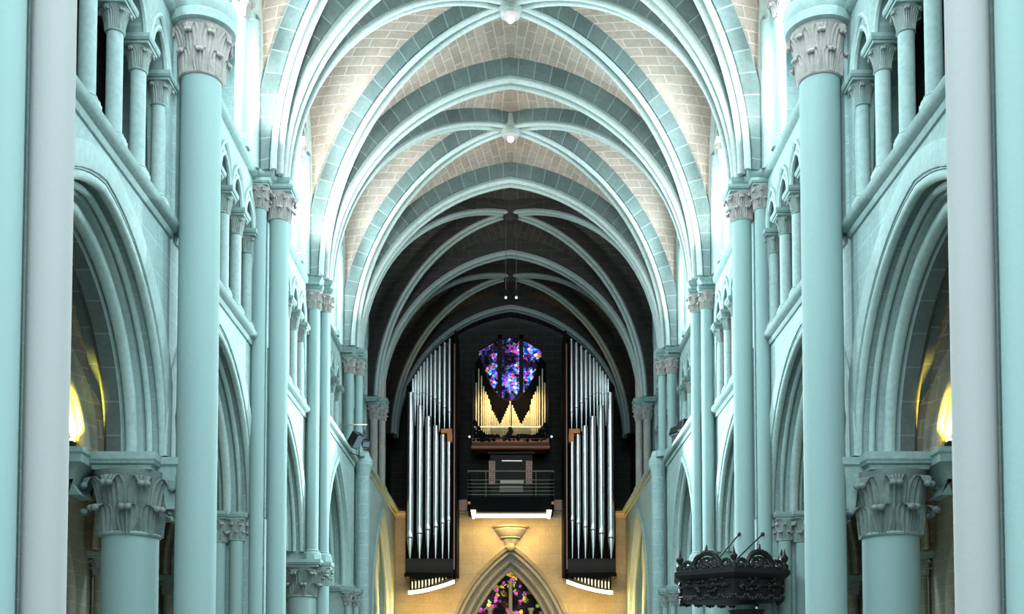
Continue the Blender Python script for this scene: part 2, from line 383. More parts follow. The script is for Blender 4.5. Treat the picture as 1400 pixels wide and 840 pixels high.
def build_side(s):
    S = SIDE[s]; X = 5.0
    # ---- arcade wall with pointed openings, bays 1-4 (d 2..6.12)
    out = [(2*L, HS)]
    for b in (2, 3, 4):
        yc = (b+.5)*L
        pts = arch_pts(A1+.015, RI1+.015, 16, yc, HS)       # right (far) -> left (near)
        out += [(p[0], p[1]) for p in reversed(pts)]
    out += [(5*L, HS), (5*L, STR), (2*L, STR)]
    m = MB(); m.prism(out, sfn(s, X), 0, 1.0)
    w = struct(m.build('wall_'+S, 'wall'), 'pale green ashlar nave wall on the '+S+' above the pointed arcade', 'wall')
    # near end returns behind first pier
    # wall with blocked arch in bay 4 (d 5..6.15), plane 4.62
    yc = 5.5*L; sp4 = E + 3.08; A4, R4 = 1.98, 3.12
    out = [(5*L+.12, 0), (yc-A4, 0)] + [(p[0], p[1]) for p in reversed(arch_pts(A4, R4, 12, yc, sp4))] + [(yc+A4, 0), (6.2*L, 0), (6.2*L, STR), (5*L+.12, STR)]
    m = MB(); m.prism(out, sfn(s, 4.62), 0, 1.05)
    struct(m.build('wall_'+S+'_tower', 'wall'), 'pale ashlar wall on the '+S+' pierced by a narrow pointed arch', 'wall')
    t = thing('narrow_arch', 'narrow pointed arch with thin mouldings in '+S+' nave wall, beside the plain pilaster', 'arch', (s*4.62, yc, sp4), 'narrow side arches')
    g = lambda x, z, v: (s*v, x, z)
    arch_sweep(MB(), A4+.10, R4+.16, [(-.05, -.03), (.03, -.05), (.10, -.03), (.10, .02), (-.05, .02)], g).build('hood_mould', 'mould', t)
    arch_sweep(MB(), A4, R4, [(-.02, .02), (.03, .02)] + arc(.1, .14, .07, -PI*.8, PI*.5, 5) + [(-.02, .26), (.02, .36), (.22, .38)] + arc(.28, .44, .06, -PI*.8, PI*.5, 5) + [(.24, .53), (.30, .55), (.30, 1.0), (-.02, 1.0)], g, leg=0).build('roll_moulding', 'mould', t)
    m = MB(); yj = yc+A4-.30
    m.slab(min(s*4.66, s*5.62), max(s*4.66, s*5.62), yj, 6.0*L, [(0, 0), (0, sp4-.17)])
    m.slab(min(s*4.42, s*5.62), max(s*4.42, s*5.62), yj-.12, 6.0*L, [(-.05, sp4-.17), (-.03, sp4-.11), (0, sp4-.08), (.02, sp4-.02), (0, sp4)])
    struct(m.build('wall_'+S+'_jamb', 'wall'), 'far jamb and abacus ledge of the narrow arch on the '+S, 'wall')
    # last bay wall (golden), plane 4.33, d 6.15..7.72
    y5 = 6.98*L; A5, R5 = 2.75, 4.1; sp5 = E + 2.05
    out = [(6.16*L, 0), (y5-A5, 0)] + [(p[0], p[1]) for p in reversed(arch_pts(A5, R5, 14, y5, sp5))] + [(y5+A5, 0), (YE, 0), (YE, STR), (6.16*L, STR)]
    m = MB(); m.prism(out, sfn(s, 4.33), 0, .95); m.box(s*5.2, s*5.4, 6.2*L, YE, 0, STR)
    struct(m.build('wall_'+S+'_west', 'wall'), 'ashlar wall on the '+S+' at the west end around the tall lamp-lit arch', 'wall')
    t = thing('west_bay_arch', 'tall pointed blind arch glowing gold on the '+S+' next to the west wall', 'arch', (s*4.33, y5, sp5), 'west bay side arches')
    arch_sweep(MB(), A5+.12, R5+.16, [(-.05, -.03), (.04, -.05), (.12, -.03), (.12, .02), (-.05, .02)], g).build('hood_mould', 'mould', t)
    arch_sweep(MB(), A5, R5, [(-.02, .02), (.03, .02)] + arc(.1, .16, .08, -PI*.8, PI*.5, 5) + [(.05, .3), (.1, .4), (.3, .42)] + arc(.4, .50, .09, -PI*.7, PI*.4, 5) + [(.4, .62), (.42, .9), (-.02, .9)], g, leg=sp5).build('roll_moulding', 'mould', t)
    # ---- arcade arches of bays 1-3
    for b in (2, 3, 4):
        yc = (b+.5)*L
        t = thing('arcade_arch', 'moulded pointed arcade arch on the %s, %s one from the camera' % (S, ORD[b-1]), 'arch', (s*X, yc, HS), 'nave arcade arches')
        arch_sweep(MB(), A1+.30, RI1+.34, [(.0, -.0), (.0, -.03), (.06, -.045), (.25, -.035), (.30, -.02), (.30, .02), (.0, .02)], g, 16).build('hood_mould', 'mould', t)
        full = edge_profile()
        i = next(k for k, q in enumerate(full) if q == (.38, .545))
        arch_sweep(MB(), A1, RI1, full[:i+1] + [(.22, .545), (-.10, .50), (-.10, .1)], g, 18).build('roll_moulding', 'mould', t)
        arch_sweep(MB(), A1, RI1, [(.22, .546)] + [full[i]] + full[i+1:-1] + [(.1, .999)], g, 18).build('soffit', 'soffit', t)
    # ---- string course (triforium sill) and impost string
    def strip(name, X0, y0, y1, z, lab):
        prof = [(.0, -.16), (-.03, -.15), (-.05, -.10), (-.05, -.06), (-.12, -.03), (-.15, .02), (-.15, .07), (-.10, .10), (0, .12)]
        m = MB(); m.sweep([[(s*(X0+d), y, z+h) for d, h in prof] for y in (y0, y1)], True)
        o = m.build(name, 'string'); return struct(o, lab, 'moulding')
    segs = [(2, 3), (3, 4), (4, 5)]
    for k, (a, b) in enumerate(segs):
        strip('trim_%d' % (k+1 + (20 if s > 0 else 0)), X, a*L+.1, b*L-.08, STR, 'sloping-looking sill moulding under the gallery colonnettes, %s side, %s bay' % (S, ORD[k+1]))
    strip('trim_%d' % (4 + (20 if s > 0 else 0)), 4.62, 5*L+.2, 6.08*L, STR, 'gallery sill moulding above the %s narrow arch' % S)
    strip('trim_%d' % (5 + (20 if s > 0 else 0)), 4.33, 6.14*L, YE, STR, 'sill moulding above the golden arch on the %s' % S)
    for k in range(2, 7):
        strip('trim_%d' % (8+k + (20 if s > 0 else 0)), X, k*L+.1, (k+1)*L-.1, TOP-.1, 'sill moulding below the upper windows, %s side, %s bay' % (S, ORD[k-1]))
    # ledge top of sills
    m = MB(); m.box(min(s*4.62, s*6.1), max(s*4.62, s*6.1), 5*L+.13, 6.2*L, STR-.02, STR+.03); m.box(min(s*4.33, s*6.1), max(s*4.33, s*6.1), 6.2*L, YE, STR-.02, STR+.03); m.box(min(s*5., s*6.4), max(s*5., s*6.4), 2*L, 5*L+.13, STR-.02, STR+.03)
    struct(m.build('floor_gallery_'+S, 'mould'), 'narrow stone gallery ledge along the %s wall' % S, 'floor')
    # ---- back walls of passages
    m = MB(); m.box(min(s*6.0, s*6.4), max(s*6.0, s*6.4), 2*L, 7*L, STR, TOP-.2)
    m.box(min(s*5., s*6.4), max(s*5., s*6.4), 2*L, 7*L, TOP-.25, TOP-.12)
    struct(m.build('wall_'+S+'_passage', 'darkside'), 'shade-toned back wall of the gallery passage on the '+S, 'wall')  # recess shade put into the wall colour

    # ---- triforium
    zA = E + 8.91
    P = L/6
    for b in range(2, 7):
        x0 = X - .05
        out = [(b*L, STR+.05), (b*L+.30, STR+.05), (b*L+.30, zA)]
        ys = [b*L + P*(k+.5) for k in range(6)]
        bays = [(b*L+.30, ys[0])] + list(zip(ys, ys[1:])) + [(ys[-1], (b+1)*L-.30)]
        ar = []
        for (a, c) in bays:
            if c - a < .3: continue
            ar.append((a, c))
        lab = '%s gallery bay from the camera' % ORD[b-1]
        for (a, c) in ar:
            first = abs(a-(b*L+.30)) < 1e-6; last = abs(c-((b+1)*L-.30)) < 1e-6
            aa = a + (0 if first else .09); cc = c - (0 if last else .09)
            hs = (cc-aa)/2; out += [(p[0], p[1]) for p in reversed(arch_pts(hs, hs*1.35, 6, (aa+cc)/2, zA))]
        out += [((b+1)*L-.30, STR+.05), ((b+1)*L, STR+.05), ((b+1)*L, TOP-.2), (b*L, TOP-.2)]
        # clean order
        o2 = []
        for p in out:
            if not o2 or (abs(o2[-1][0]-p[0]) + abs(o2[-1][1]-p[1])) > 1e-5: o2.append(p)
        m = MB(); m.prism(o2, sfn(s, x0), 0, .30)
        struct(m.build('wall_%s_gallery' % S, 'wall'), 'gallery wall panel above the small arches on the %s, %s' % (S, lab), 'wall')
        t = thing('gallery_arcade', 'row of small moulded arches high on the %s wall, %s' % (S, lab), 'arcade', (s*x0, (b+.5)*L, zA), 'gallery arcades')
        for (a, c) in ar:
            first = abs(a-(b*L+.30)) < 1e-6; last = abs(c-((b+1)*L-.30)) < 1e-6
            aa = a + (0 if first else .09); cc = c - (0 if last else .09); hs = (cc-aa)/2; ym = (aa+cc)/2 - (b+.5)*L
            if hs < .2: continue
            m = MB()
            h = lambda x, z, v, ym=ym: (s*v, x+ym, z)
            arch_sweep(m, hs+.02, hs*1.35+.03, arc(.04, .0, .045, -PI, PI*.9, 7), h, 7)
            arch_sweep(m, hs+.10, hs*1.35+.22, [(0, .01), (0, -.04), (.04, -.05), (.07, -.02), (.07, .01)], h, 7)
            m.build('arch_moulding', 'mould', t)
    # ---- clerestory: front screen with stepped triplet, windows behind
    zs = E + 12.95
    for b in range(2, 7):
        yc = (b+.5)*L; hsB = 2.30
        y1, y2 = yc - 1.22, yc + 1.22; ye = 1.93
        def Wtop(n=16):
            zt = E + 12.2
            return arch_pts(hsB, E + 15.75 - zt, n, yc, zt)
        o = [(b*L-.0, TOP-.1), (yc-ye, TOP-.1)]
        side = lambda a, c, z: [(p[0], p[1]) for p in reversed(arch_pts((c-a)/2, (c-a)/2*1.3, 6, (a+c)/2, z))]
        o += side(yc-ye, y1-.12, zs) + side(y1+.12, y2-.12, zs+.55) + side(y2+.12, yc+ye, zs)
        o += [(yc+ye, TOP-.1), ((b+1)*L, TOP-.1), ((b+1)*L, E+12.2)]
        o += [(p[0], p[1]) for p in Wtop()]
        o += [(b*L, E+12.2)]
        cl = []
        for p in o:
            if not cl or (abs(cl[-1][0]-p[0])+abs(cl[-1][1]-p[1])) > 1e-5: cl.append(p)
        # spandrels above reach the web; fill the strip between bays
        m = MB(); m.prism(cl, sfn(s, X-.05), 0, .3)
        dk = b >= 6  # west bay takes the stone with shade in its colour
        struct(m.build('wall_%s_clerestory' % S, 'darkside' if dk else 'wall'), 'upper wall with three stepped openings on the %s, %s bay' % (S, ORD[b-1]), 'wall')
        t = thing('clerestory_arcade', 'stepped trio of upper window arches on the %s, %s bay' % (S, ORD[b-1]), 'arcade', (s*(X-.05), yc, zs), 'upper window arcades')
        for (a, c, z) in ((yc-ye, y1-.12, 0), (y1+.12, y2-.12, .55), (y2+.12, yc+ye, 0)):
            m = MB(); ym = (a+c)/2 - yc; hh = (c-a)/2
            h = lambda x, zz, v, ym=ym, z=z: (s*v, x+ym, zz+z)
            arch_sweep(m, hh+.02, hh*1.3+.03, arc(.05, .0, .055, -PI, PI*.9, 7), h, 8, leg=0 if z == 0 else .3)
            arch_sweep(m, hh+.14, hh*1.3+.22, [(0, .01), (0, -.05), (.05, -.06), (.09, -.02), (.09, .01)], h, 8)
            m.build('arch_moulding', 'mould', t)
        # outer wall with window
        Xo = 6.1; wh = .62
        o = [(b*L, TOP-.1), (yc-wh, TOP-.1), (yc-wh, TOP+.5)]
        cl = [(b*L, TOP-.15), ((b+1)*L, TOP-.15), ((b+1)*L, E+16), (b*L, E+16)]
        m = MB()
        if b < 6:
            pts = arch_pts(wh, 1.5, 8, yc, E+13.0)
            ring_in = [(yc+wh, TOP+.6)] + pts + [(yc-wh, TOP+.6)]
            m.prism([(b*L, TOP-.15), (yc-wh, TOP-.15), (yc-wh, E+13.0)] + [(p[0], p[1]) for p in reversed(pts)][1:-1] + [(yc+wh, E+13.0), (yc+wh, TOP-.15), ((b+1)*L, TOP-.15), ((b+1)*L, E+16), (b*L, E+16)], sfn(s, Xo), 0, .3)
            m.box(min(s*Xo, s*(Xo+.3)), max(s*Xo, s*(Xo+.3)), yc-wh, yc+wh, TOP-.15, TOP+.6)
        else:
            m.prism(cl, sfn(s, Xo), 0, .3)
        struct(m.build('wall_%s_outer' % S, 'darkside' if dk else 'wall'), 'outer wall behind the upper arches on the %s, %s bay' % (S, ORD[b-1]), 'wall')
        if b < 6:
            pts = arch_pts(wh+.03, 1.53, 8, yc, E+13.0)
            m = MB(); m.prism([(yc+wh+.03, TOP+.55)] + pts + [(yc-wh-.03, TOP+.55)], sfn(s, Xo), .14, .17)
            wn = struct(m.build('window_%d' % (b-1 + (10 if s > 0 else 0)), 'pane'), 'daylit pointed upper window on the %s, %s bay' % (S, ORD[b-1]), 'window')
            m = MB(); m.box(min(s*(Xo+.08), s*(Xo+.2)), max(s*(Xo+.08), s*(Xo+.2)), yc-.05, yc+.05, TOP+.5, E+14.3)
            m.build('mullion', 'mould', wn)
    # springer blocks above imposts on wall
    for k in range(2, 8):
        m = MB(); m.box(min(s*5.25, s*6.1), max(s*5.25, s*6.1), k*L-.34, k*L+.34, TOP-.12, E+16)
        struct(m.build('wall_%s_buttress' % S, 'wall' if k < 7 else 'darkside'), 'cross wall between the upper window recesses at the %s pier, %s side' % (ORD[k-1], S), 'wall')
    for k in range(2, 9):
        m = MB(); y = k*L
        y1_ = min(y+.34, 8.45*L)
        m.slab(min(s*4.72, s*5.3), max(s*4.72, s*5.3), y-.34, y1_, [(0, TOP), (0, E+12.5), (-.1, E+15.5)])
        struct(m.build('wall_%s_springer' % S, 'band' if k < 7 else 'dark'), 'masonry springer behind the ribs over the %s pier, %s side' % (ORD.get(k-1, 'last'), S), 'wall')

build_side(-1); build_side(1)

# triforium colonnettes: one source, copies
def colonnette(label, x, y):
    return column('gallery_colonnette', label, 'colonnette', x, y, STR+.10, E+8.91, .105, .30, .185, .225, 'small', 'mould', 'cap', 'gallery colonnettes', ab_h=.12)
cz = ['nearest', 'second', 'third', 'fourth', 'fifth', 'farthest']
src = None
for s in (-1, 1):
    for b in range(2, 7):
        for k in range(6):
            y = b*L + L/6*(k+.5)
            if b == 2 and k < 2: continue
            lab = 'slender gallery colonnette on the %s, %s of six in the %s bay' % (SIDE[s], cz[k], ORD[b-1])
            if src is None: src = colonnette(lab, s*5.08, y)
            else: dup(src, (s*5.08, y, STR+.10), 0, lab)
src = None
for s in (-1, 1):
    for b in range(2, 7):
        for k, yy in enumerate((-1.22, 1.22)):
            y = (b+.5)*L + yy
            lab = 'tall thin upper window shaft on the %s, %s one of the %s bay' % (SIDE[s], ('near', 'far')[k], ORD[b-1])
            if src is None: src = column('clerestory_shaft', lab, 'shaft', s*4.99, y, TOP+.02, E+12.95, .11, .30, .18, .21, 'small', 'mould', 'pinkcap', 'upper window shafts', ab_h=.12, abmat='pinkcap')
            else: dup(src, (s*4.99, y, TOP+.02), 0, lab)
            # respond at jamb
        for yy in (-2.02, 2.02):
            m = MB(); m.lathe([(.11, 0), (.11, E+12.95-TOP)], 16)
            o = m.build('clerestory_respond', 'mould', None, (s*4.93, (b+.5)*L+yy, TOP+.02))
            tag(o, 'thin wall shaft at the %s edge of the upper window, %s side, %s bay' % ('near' if yy < 0 else 'far', SIDE[s], ORD[b-1]), 'shaft', 'upper window wall shafts')

# ------------------------------------------------------------------ piers
def pier_block(s, k, x0, x1, hy, z0, z1, mat='wall', lab=None):
    m = MB(); m.box(min(s*x0, s*x1), max(s*x0, s*x1), k*L-hy, k*L+hy, z0, z1)
    return struct(m.build('wall_%s_pier' % SIDE[s], mat), lab or 'square stone core of the %s pier on the %s' % (ORD[k-1], SIDE[s]), 'pier')
def tall(s, k, x, dy, r, z0, lab, mat='shaft', cmat='pinkcap', ztop=None):
    zt = ztop or TOP-.12
    return column('vault_shaft', lab, 'shaft', s*x, k*L+dy, z0, zt, r, .50 if r > .15 else .42, r*1.62, r*1.75, 'mid', mat, cmat, 'tall vault shafts', base=True, ab_h=.12)
def impost(s, k, pieces, lab):
    """moulded slabs joining the shafts at the vault springing"""
    m = MB()
    for (x0, x1, a, b) in pieces:
        m.slab(min(s*x0, s*x1), max(s*x0, s*x1), k*L+a, k*L+b, [(-.05, TOP-.14), (-.04, TOP-.10), (0, TOP-.07), (.03, TOP-.02), (.03, TOP+.03), (0, TOP+.06)])
    return struct(m.build('trim_%d' % (40+k+(10 if s > 0 else 0)), 'string'), lab, 'moulding')

for s in (-1, 1):
    S = SIDE[s]
    # first pier (d=2): compound, pinkish grey shaft
    pier_block(s, 2, 4.78, 6.1, .42, 0, E+16)
    tag(MB().lathe([(.30, 0), (.30, .15), (.21, .3), (.21, 16)], 40).build('pier_shaft', 'grey_shaft', None, (s*4.54, 2*L, 0)),
        'big pinkish grey pier shaft close to the camera on the '+S, 'shaft', 'near pier shafts')
    tag(MB().lathe([(.20, 0), (.2, .15), (.12, .3), (.12, 16)], 32).build('pier_shaft', 'shaft', None, (s*4.78, 2*L+.34, 0)),
        'thin pale shaft tucked behind the big near pier shaft on the '+S, 'shaft', 'near pier shafts')
    tag(MB().lathe([(.28, 0), (.28, .15), (.19, .3), (.19, 16)], 40).build('pier_shaft', 'shaft', None, (s*4.83, 2*L-.42, 0)),
        'pale green pier shaft at the very %s edge of the photo' % S, 'shaft', 'near pier shafts')
    MBx = MB(); MBx.lathe([(.19, 0), (.14, .2), (.14, HS)], 24)
    tag(MBx.build('arcade_respond', 'shaft', None, (s*5.35, 2*L+.5, 0)), 'plain arcade respond behind the nearest pier on the '+S, 'shaft')
    # second pier (d=3): round column + detached tall shaft
    column('round_pier', 'stout round pier with leafy capital on the %s, nearest to the camera' % S, 'column', s*5.55, 3*L, 0, HS, .40, .92, .545, .50, 'big', 'shaft', 'greycap', 'round nave piers', ab_h=.24)
    m = MB(); m.slab(min(s*5.18, s*4.70), max(s*5.18, s*4.70), 3*L-.22, 3*L+.22, [(-.16, HS-.75), (-.12, HS-.40), (-.06, HS-.24), (-.05, HS-.15), (-.01, HS-.12), (0, HS-.02)])
    struct(m.build('trim_%d' % (60+s), 'string'), 'small abacus block joined to the %s round pier capital' % S, 'moulding')
    pier_block(s, 3, 4.90, 5.9, .22, STR, TOP-.1, 'wall', 'flat pilaster strip beside the great detached shaft on the '+S)
    column('detached_shaft', 'great free-standing shaft with round-topped capital on the %s, before the stout round pier' % S, 'shaft', s*4.60, 3*L, 0, TOP+.15, .295, .74, .44, .53, 'tall', 'shaft', 'pinkcap', 'great detached shafts', ab_h=.36, round_ab=True, abmat='mould')
    # third pier (d=4): compound
    pier_block(s, 4, 4.80, 6.0, .36, 0, HS-.02); pier_block(s, 4, 4.80, 5.6, .10, HS, STR, 'wall', 'narrow pilaster strip between the arcade arches on the %s' % S); pier_block(s, 4, 4.80, 6.1, .36, STR, TOP-.1, 'wall', 'upper stone core of the third pier on the '+S)
    tall(s, 4, 4.56, 0, .19, 0, 'thick vault shaft with leafy capital on the %s, third pier from the camera' % S)
    tall(s, 4, 4.87, -.36, .135, 0, 'thin vault shaft beside the thick one on the %s, near face of third pier' % S)
    tall(s, 4, 4.87, .36, .135, 0, 'thin vault shaft on the %s, far face of the third pier' % S)
    for dy, w in ((-.50, 'near'), (.50, 'far')):
        column('arcade_column', 'arcade column with leafy capital on the %s, %s side of third pier' % (S, w), 'column', s*5.60, 4*L+dy, 0, HS, .19, .42, .27, .29, 'mid', 'shaft', 'cap', 'arcade columns', ab_h=.14)
        column('arcade_column', 'thinner arcade column on the %s, nave edge of %s side of third pier' % (S, w), 'column', s*5.22, 4*L+dy*.9, 0, HS, .125, .38, .19, .21, 'mid', 'shaft', 'cap', 'arcade columns', ab_h=.14)
    impost(s, 4, [(4.33, 5.2, -.25, .25), (4.58, 5.2, -.60, .60)], 'moulded impost over the third pier shafts on the '+S)
    # fourth pier (d=5): round column, tall shafts on its abacus
    zc = E + 3.22
    column('round_pier', 'round pier with dark leafy capital carrying two tall shafts on the %s' % S, 'column', s*5.04, 5*L-.05, 0, zc, .35, .70, .50, .52, 'big', 'shaft', 'greycap', 'round nave piers', ab_h=.17)
    column('arcade_column', 'small column attached to the nave side of the fourth pier on the %s' % S, 'column', s*4.56, 5*L, 0, zc-.02, .15, .40, .22, .24, 'mid', 'shaft', 'cap', 'arcade columns', ab_h=.15)
    column('arcade_column', 'small column at the far side of the fourth pier on the %s' % S, 'column', s*5.2, 5*L+.50, 0, zc-.02, .14, .40, .2, .22, 'mid', 'shaft', 'cap', 'arcade columns', ab_h=.15)
    pier_block(s, 5, 5.02, 6.0, .08, zc, STR); pier_block(s, 5, 4.97, 6.1, .22, STR, TOP-.1, 'wall', 'upper stone core of the fourth pier on the '+S)
    tall(s, 5, 4.80, -.13, .145, zc, 'outer of two paired tall shafts standing on the fourth pier capital, %s side' % S)
    tall(s, 5, 4.56, .08, .125, zc, 'inner of two paired tall shafts standing on the fourth pier capital, %s side' % S)
    impost(s, 5, [(4.36, 5.2, -.22, .28), (4.56, 5.2, -.58, .58)], 'moulded impost over the paired shafts of the fourth pier on the '+S)
    # fifth pier (d=6): shafts on the sill, pilaster below
    m = MB(); m.lathe([(.19, 0), (.19, STR-.3), (.24, STR-.12), (.27, STR-.05), (.27, STR+.08), (.20, STR+.2), (.16, STR+.34)], 24)
    tag(m.build('corbel_pilaster', 'front', None, (s*4.36, 6.07*L, 0)), 'half-round ashlar pilaster with flared top on the %s, below the floodlight ledge' % S, 'pilaster', 'west pilasters')
    for dy in (-.98, -.62):
        column('arcade_column', 'little %s column of the pair under the %s narrow arch' % ('near' if dy < -.7 else 'far', S), 'column', s*(4.60 if dy < -.7 else 4.42), 6*L+dy, 0, E+3.0, .085, .34, .16, .19, 'mid', 'shaft', 'cap', 'arcade columns', ab_h=.15)
    pier_block(s, 6, 4.93, 6.1, .25, STR, TOP-.1)
    tall(s, 6, 4.72, -.12, .13, STR+.12, 'outer tall shaft above the %s floodlight ledge' % S)
    tall(s, 6, 4.47, .10, .12, STR+.12, 'inner tall shaft above the %s floodlight ledge' % S)
    impost(s, 6, [(4.27, 5.2, -.22, .28), (4.53, 5.2, -.58, .58)], 'moulded impost over the fifth pier shafts on the '+S)
    # sixth pier (d=7)
    pier_block(s, 7, 4.9, 6.1, .3, STR, TOP-.1, 'front')
    tall(s, 7, 4.66, -.12, .13, STR+.05, 'outer dim tall shaft beside the organ tower on the '+S, 'pinkcap')
    tall(s, 7, 4.41, .10, .12, STR+.05, 'inner dim tall shaft beside the organ tower on the '+S, 'pinkcap')
    impost(s, 7, [(4.22, 5.2, -.22, .28), (4.5, 5.2, -.58, .58)], 'moulded impost beside the organ on the '+S)
    m = MB(); m.box(min(s*4.30, s*4.9), max(s*4.30, s*4.9), 7*L-.2, 7*L+.25, TOP+.06, TOP+.85)
    struct(m.build('wall_%s_block' % S, 'web'), 'plain beige stone block above the impost nearest the organ on the '+S, 'wall')

# ------------------------------------------------------------------ nave vault
AT, RT = 4.95, 15.65 - 10.05
KZ = E + 15.75
def inv_arch(A, rise, z):          # half width at height z
    c = arch_c(A, rise); R = A + c
    return -c + math.sqrt(max(0, R*R - z*z))
def hs_list(n=18): return [math.sin(PI/2*i/n) for i in range(n+1)]
def web_cell(mb, P, Q, m=8, bulge=0.0):
    """ruled surface between curves P[i], Q[i]"""
    acc = [0.]
    for i in range(1, len(P)): acc.append(acc[-1] + ((P[i]-P[i-1]).length + (Q[i]-Q[i-1]).length)/2)
    vs = []; uv = []
    for i in range(len(P)):
        ln = (Q[i]-P[i]).length
        for j in range(m+1):
            t = j/m; p = P[i].lerp(Q[i], t); p.z += bulge*ln*4*t*(1-t)
            vs.append(p); uv.append(((t-.5)*ln, acc[i]))
    fs = []; us = []
    for i in range(len(P)-1):
        for j in range(m):
            q = (i*(m+1)+j, i*(m+1)+j+1, (i+1)*(m+1)+j+1, (i+1)*(m+1)+j)
            fs.append(q); us.append([uv[k] for k in q])
    mb.add(vs, fs, us)
def vault_bay(mb, xc, A, y0, y1, z0, riseT, zK, xw, off, stilt, riseW, zw, ends=(1, 1), bulge=.03):
    ym = (y0+y1)/2; H = hs_list()
    for s in (-1, 1):
        for e, (ya, sg) in enumerate(((y0, 1), (y1, -1))):
            start = Vector((xc + s*(A-.12), ya + sg*off, z0)); K = Vector((xc, ym, zK))
            T = []; D = []; W = []
            hl = abs(ym-ya) - off
            for h in H:
                T.append(Vector((xc + s*inv_arch(A, riseT, h*riseT), ya + sg*.1, z0 + h*riseT)))
                t = 1 - math.sqrt(max(0, 1-h*h)); p = start.lerp(K, t); D.append(Vector((p.x, p.y, z0 + h*(zK-z0))))
                t = max(0, (h-stilt)/(1-stilt)); q = 1 - math.sqrt(max(0, 1-t*t)); q = .75*q + .25*t*t
                W.append(Vector((xc + s*xw, ya + sg*off + sg*hl*q, z0 + h*(zw-z0))))
            web_cell(mb, T, D, bulge=bulge)
            web_cell(mb, W, D, bulge=bulge)
def rib_mesh(path, Nn, B, prof):
    """path points, N (downwards/inward normals), constant B"""
    mb = MB(); mb.sweep([[p + n*u + B*v for u, v in prof] for p, n in zip(path, Nn)], True); return mb
def rolls_prof(u0, rr, g): # two rolls with a deep groove between, closed
    c = rr + g
    return [(u0-.10, -c)] + arc(u0+rr*.8, -c, rr, -PI*.8, PI*.62, 8) + [(u0-.09, -g*.9), (u0-.09, g*.9)] + arc(u0+rr*.8, c, rr, -PI*.62, PI*.8, 8) + [(u0-.10, c)]
def diag(s, e, xc, ya, ym, A, off, z0, zK, lab, group, band=.17, bh=.30, rr=.062, name='diagonal_rib', mats=('roll', 'band')):
    sg = 1 if ym > ya else -1
    st = Vector((xc + s*(A-.12), ya+sg*off, z0)); K = Vector((xc, ym, zK)); d = K - st; d.z = 0; a = d.length; d.normalize()
    n = 26; path = []; nn = []
    tmax = 1 - .16/a
    for i in range(n+1):
        th = PI/2*i/n
        x = a*(1-math.cos(th)); z = (zK-z0)*math.sin(th)
        path.append(st + d*x + Vector((0,0,z)))
        tx, tz = a*math.sin(th), (zK-z0)*math.cos(th); l = math.hypot(tx, tz)
        nn.append(d*(tz/l) + Vector((0,0,-tx/l)))
    B = Vector((-d.y, d.x, 0))
    t = thing(name, lab, 'vault rib', tuple(st), group)
    rel = [p - st for p in path]
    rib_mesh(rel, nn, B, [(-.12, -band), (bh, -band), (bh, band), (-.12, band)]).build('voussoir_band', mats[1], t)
    rib_mesh(rel, nn, B, rolls_prof(bh+.03, rr*.9, .050)).build('roll_moulding', mats[0], t)
    return t
bounds = [3, 4, 5, 6, 7, 8, 8.45]
for k, (a, b) in enumerate(zip(bounds, bounds[1:])):
    m = MB()
    if b - a > .9:
        vault_bay(m, 0, AT, a*L, b*L, TOP, RT, KZ, 4.97, .42, .40, 0, E+15.75)
        o = m.build('ceiling', 'web' if b <= 6 else 'darkweb')  # far bays use the copy with shade painted in
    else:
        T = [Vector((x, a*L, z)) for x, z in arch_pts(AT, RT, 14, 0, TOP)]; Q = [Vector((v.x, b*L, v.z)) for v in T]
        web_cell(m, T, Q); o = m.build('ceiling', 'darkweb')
    struct(o, 'ribbed vault masonry over the %s bay from the camera' % (ORD.get(k+2, 'last')), 'vault')
for k in (3, 4, 5, 6, 7, 8):
    y = k*L; g = lambda x, z, v: (x, v, z)
    nm = {3: 'nearest', 4: 'second', 5: 'third', 6: 'fourth', 7: 'fifth', 8: 'farthest'}[k]
    t = thing('transverse_rib', 'wide pointed arch spanning the vault, %s in the row' % nm, 'vault arch', (0, y, TOP), 'arches across the vault')
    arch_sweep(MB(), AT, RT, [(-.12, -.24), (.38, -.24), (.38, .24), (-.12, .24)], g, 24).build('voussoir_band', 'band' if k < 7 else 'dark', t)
    arch_sweep(MB(), AT, RT, rolls_prof(.43, .072, .068), g, 24).build('roll_moulding', 'roll', t)
names_b = {3: 'nearest', 4: 'second', 5: 'third', 6: 'fourth', 7: 'fifth'}
for b in range(3, 8):
    for s in (-1, 1):
        for e in (0, 1):
            ya = (b+e)*L
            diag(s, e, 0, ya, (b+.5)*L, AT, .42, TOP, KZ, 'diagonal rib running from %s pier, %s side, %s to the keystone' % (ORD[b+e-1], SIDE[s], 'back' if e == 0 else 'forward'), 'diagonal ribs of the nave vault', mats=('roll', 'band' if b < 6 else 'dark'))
    t = thing('keystone', 'round carved boss at the rib crossing, %s in the row' % names_b[b], 'keystone', (0, (b+.5)*L, KZ-.52), 'vault keystones')
    MB().lathe([(.08, -.02), (.16, -.05), (.23, .0), (.25, .08), (.22, .15), (.24, .2), (.22, .5)], 28).build('boss', 'cap' if b < 6 else 'darkside', t)
    MB().lathe(torus_prof(.16, .06, -.08), 24).build('rim', 'pinkcap' if b < 6 else 'darkside', t)
    if b in (4, 5):
        MB().ball((0, 0, -.12), .09, 12, 8).build('glass_bulb', 'bulb', t)

# wall ribs (formerets)
for s in (-1, 1):
    for b in range(3, 7):
        A = 2.25; zt = E+12.2
        g = lambda x, z, v: (s*v, x, z)
        t = thing('wall_rib', 'thin wall rib framing the upper windows on the %s, %s bay' % (SIDE[s], ORD[b-1]), 'vault rib', (s*4.95, (b+.5)*L, zt), 'wall ribs')
        m = MB(); arch_sweep(m, A, E+15.7-zt, arc(.06, -.06, .09, 0, 2*PI*.9, 8), g, 14, leg=zt-TOP); m.build('roll_moulding', 'roll', t)

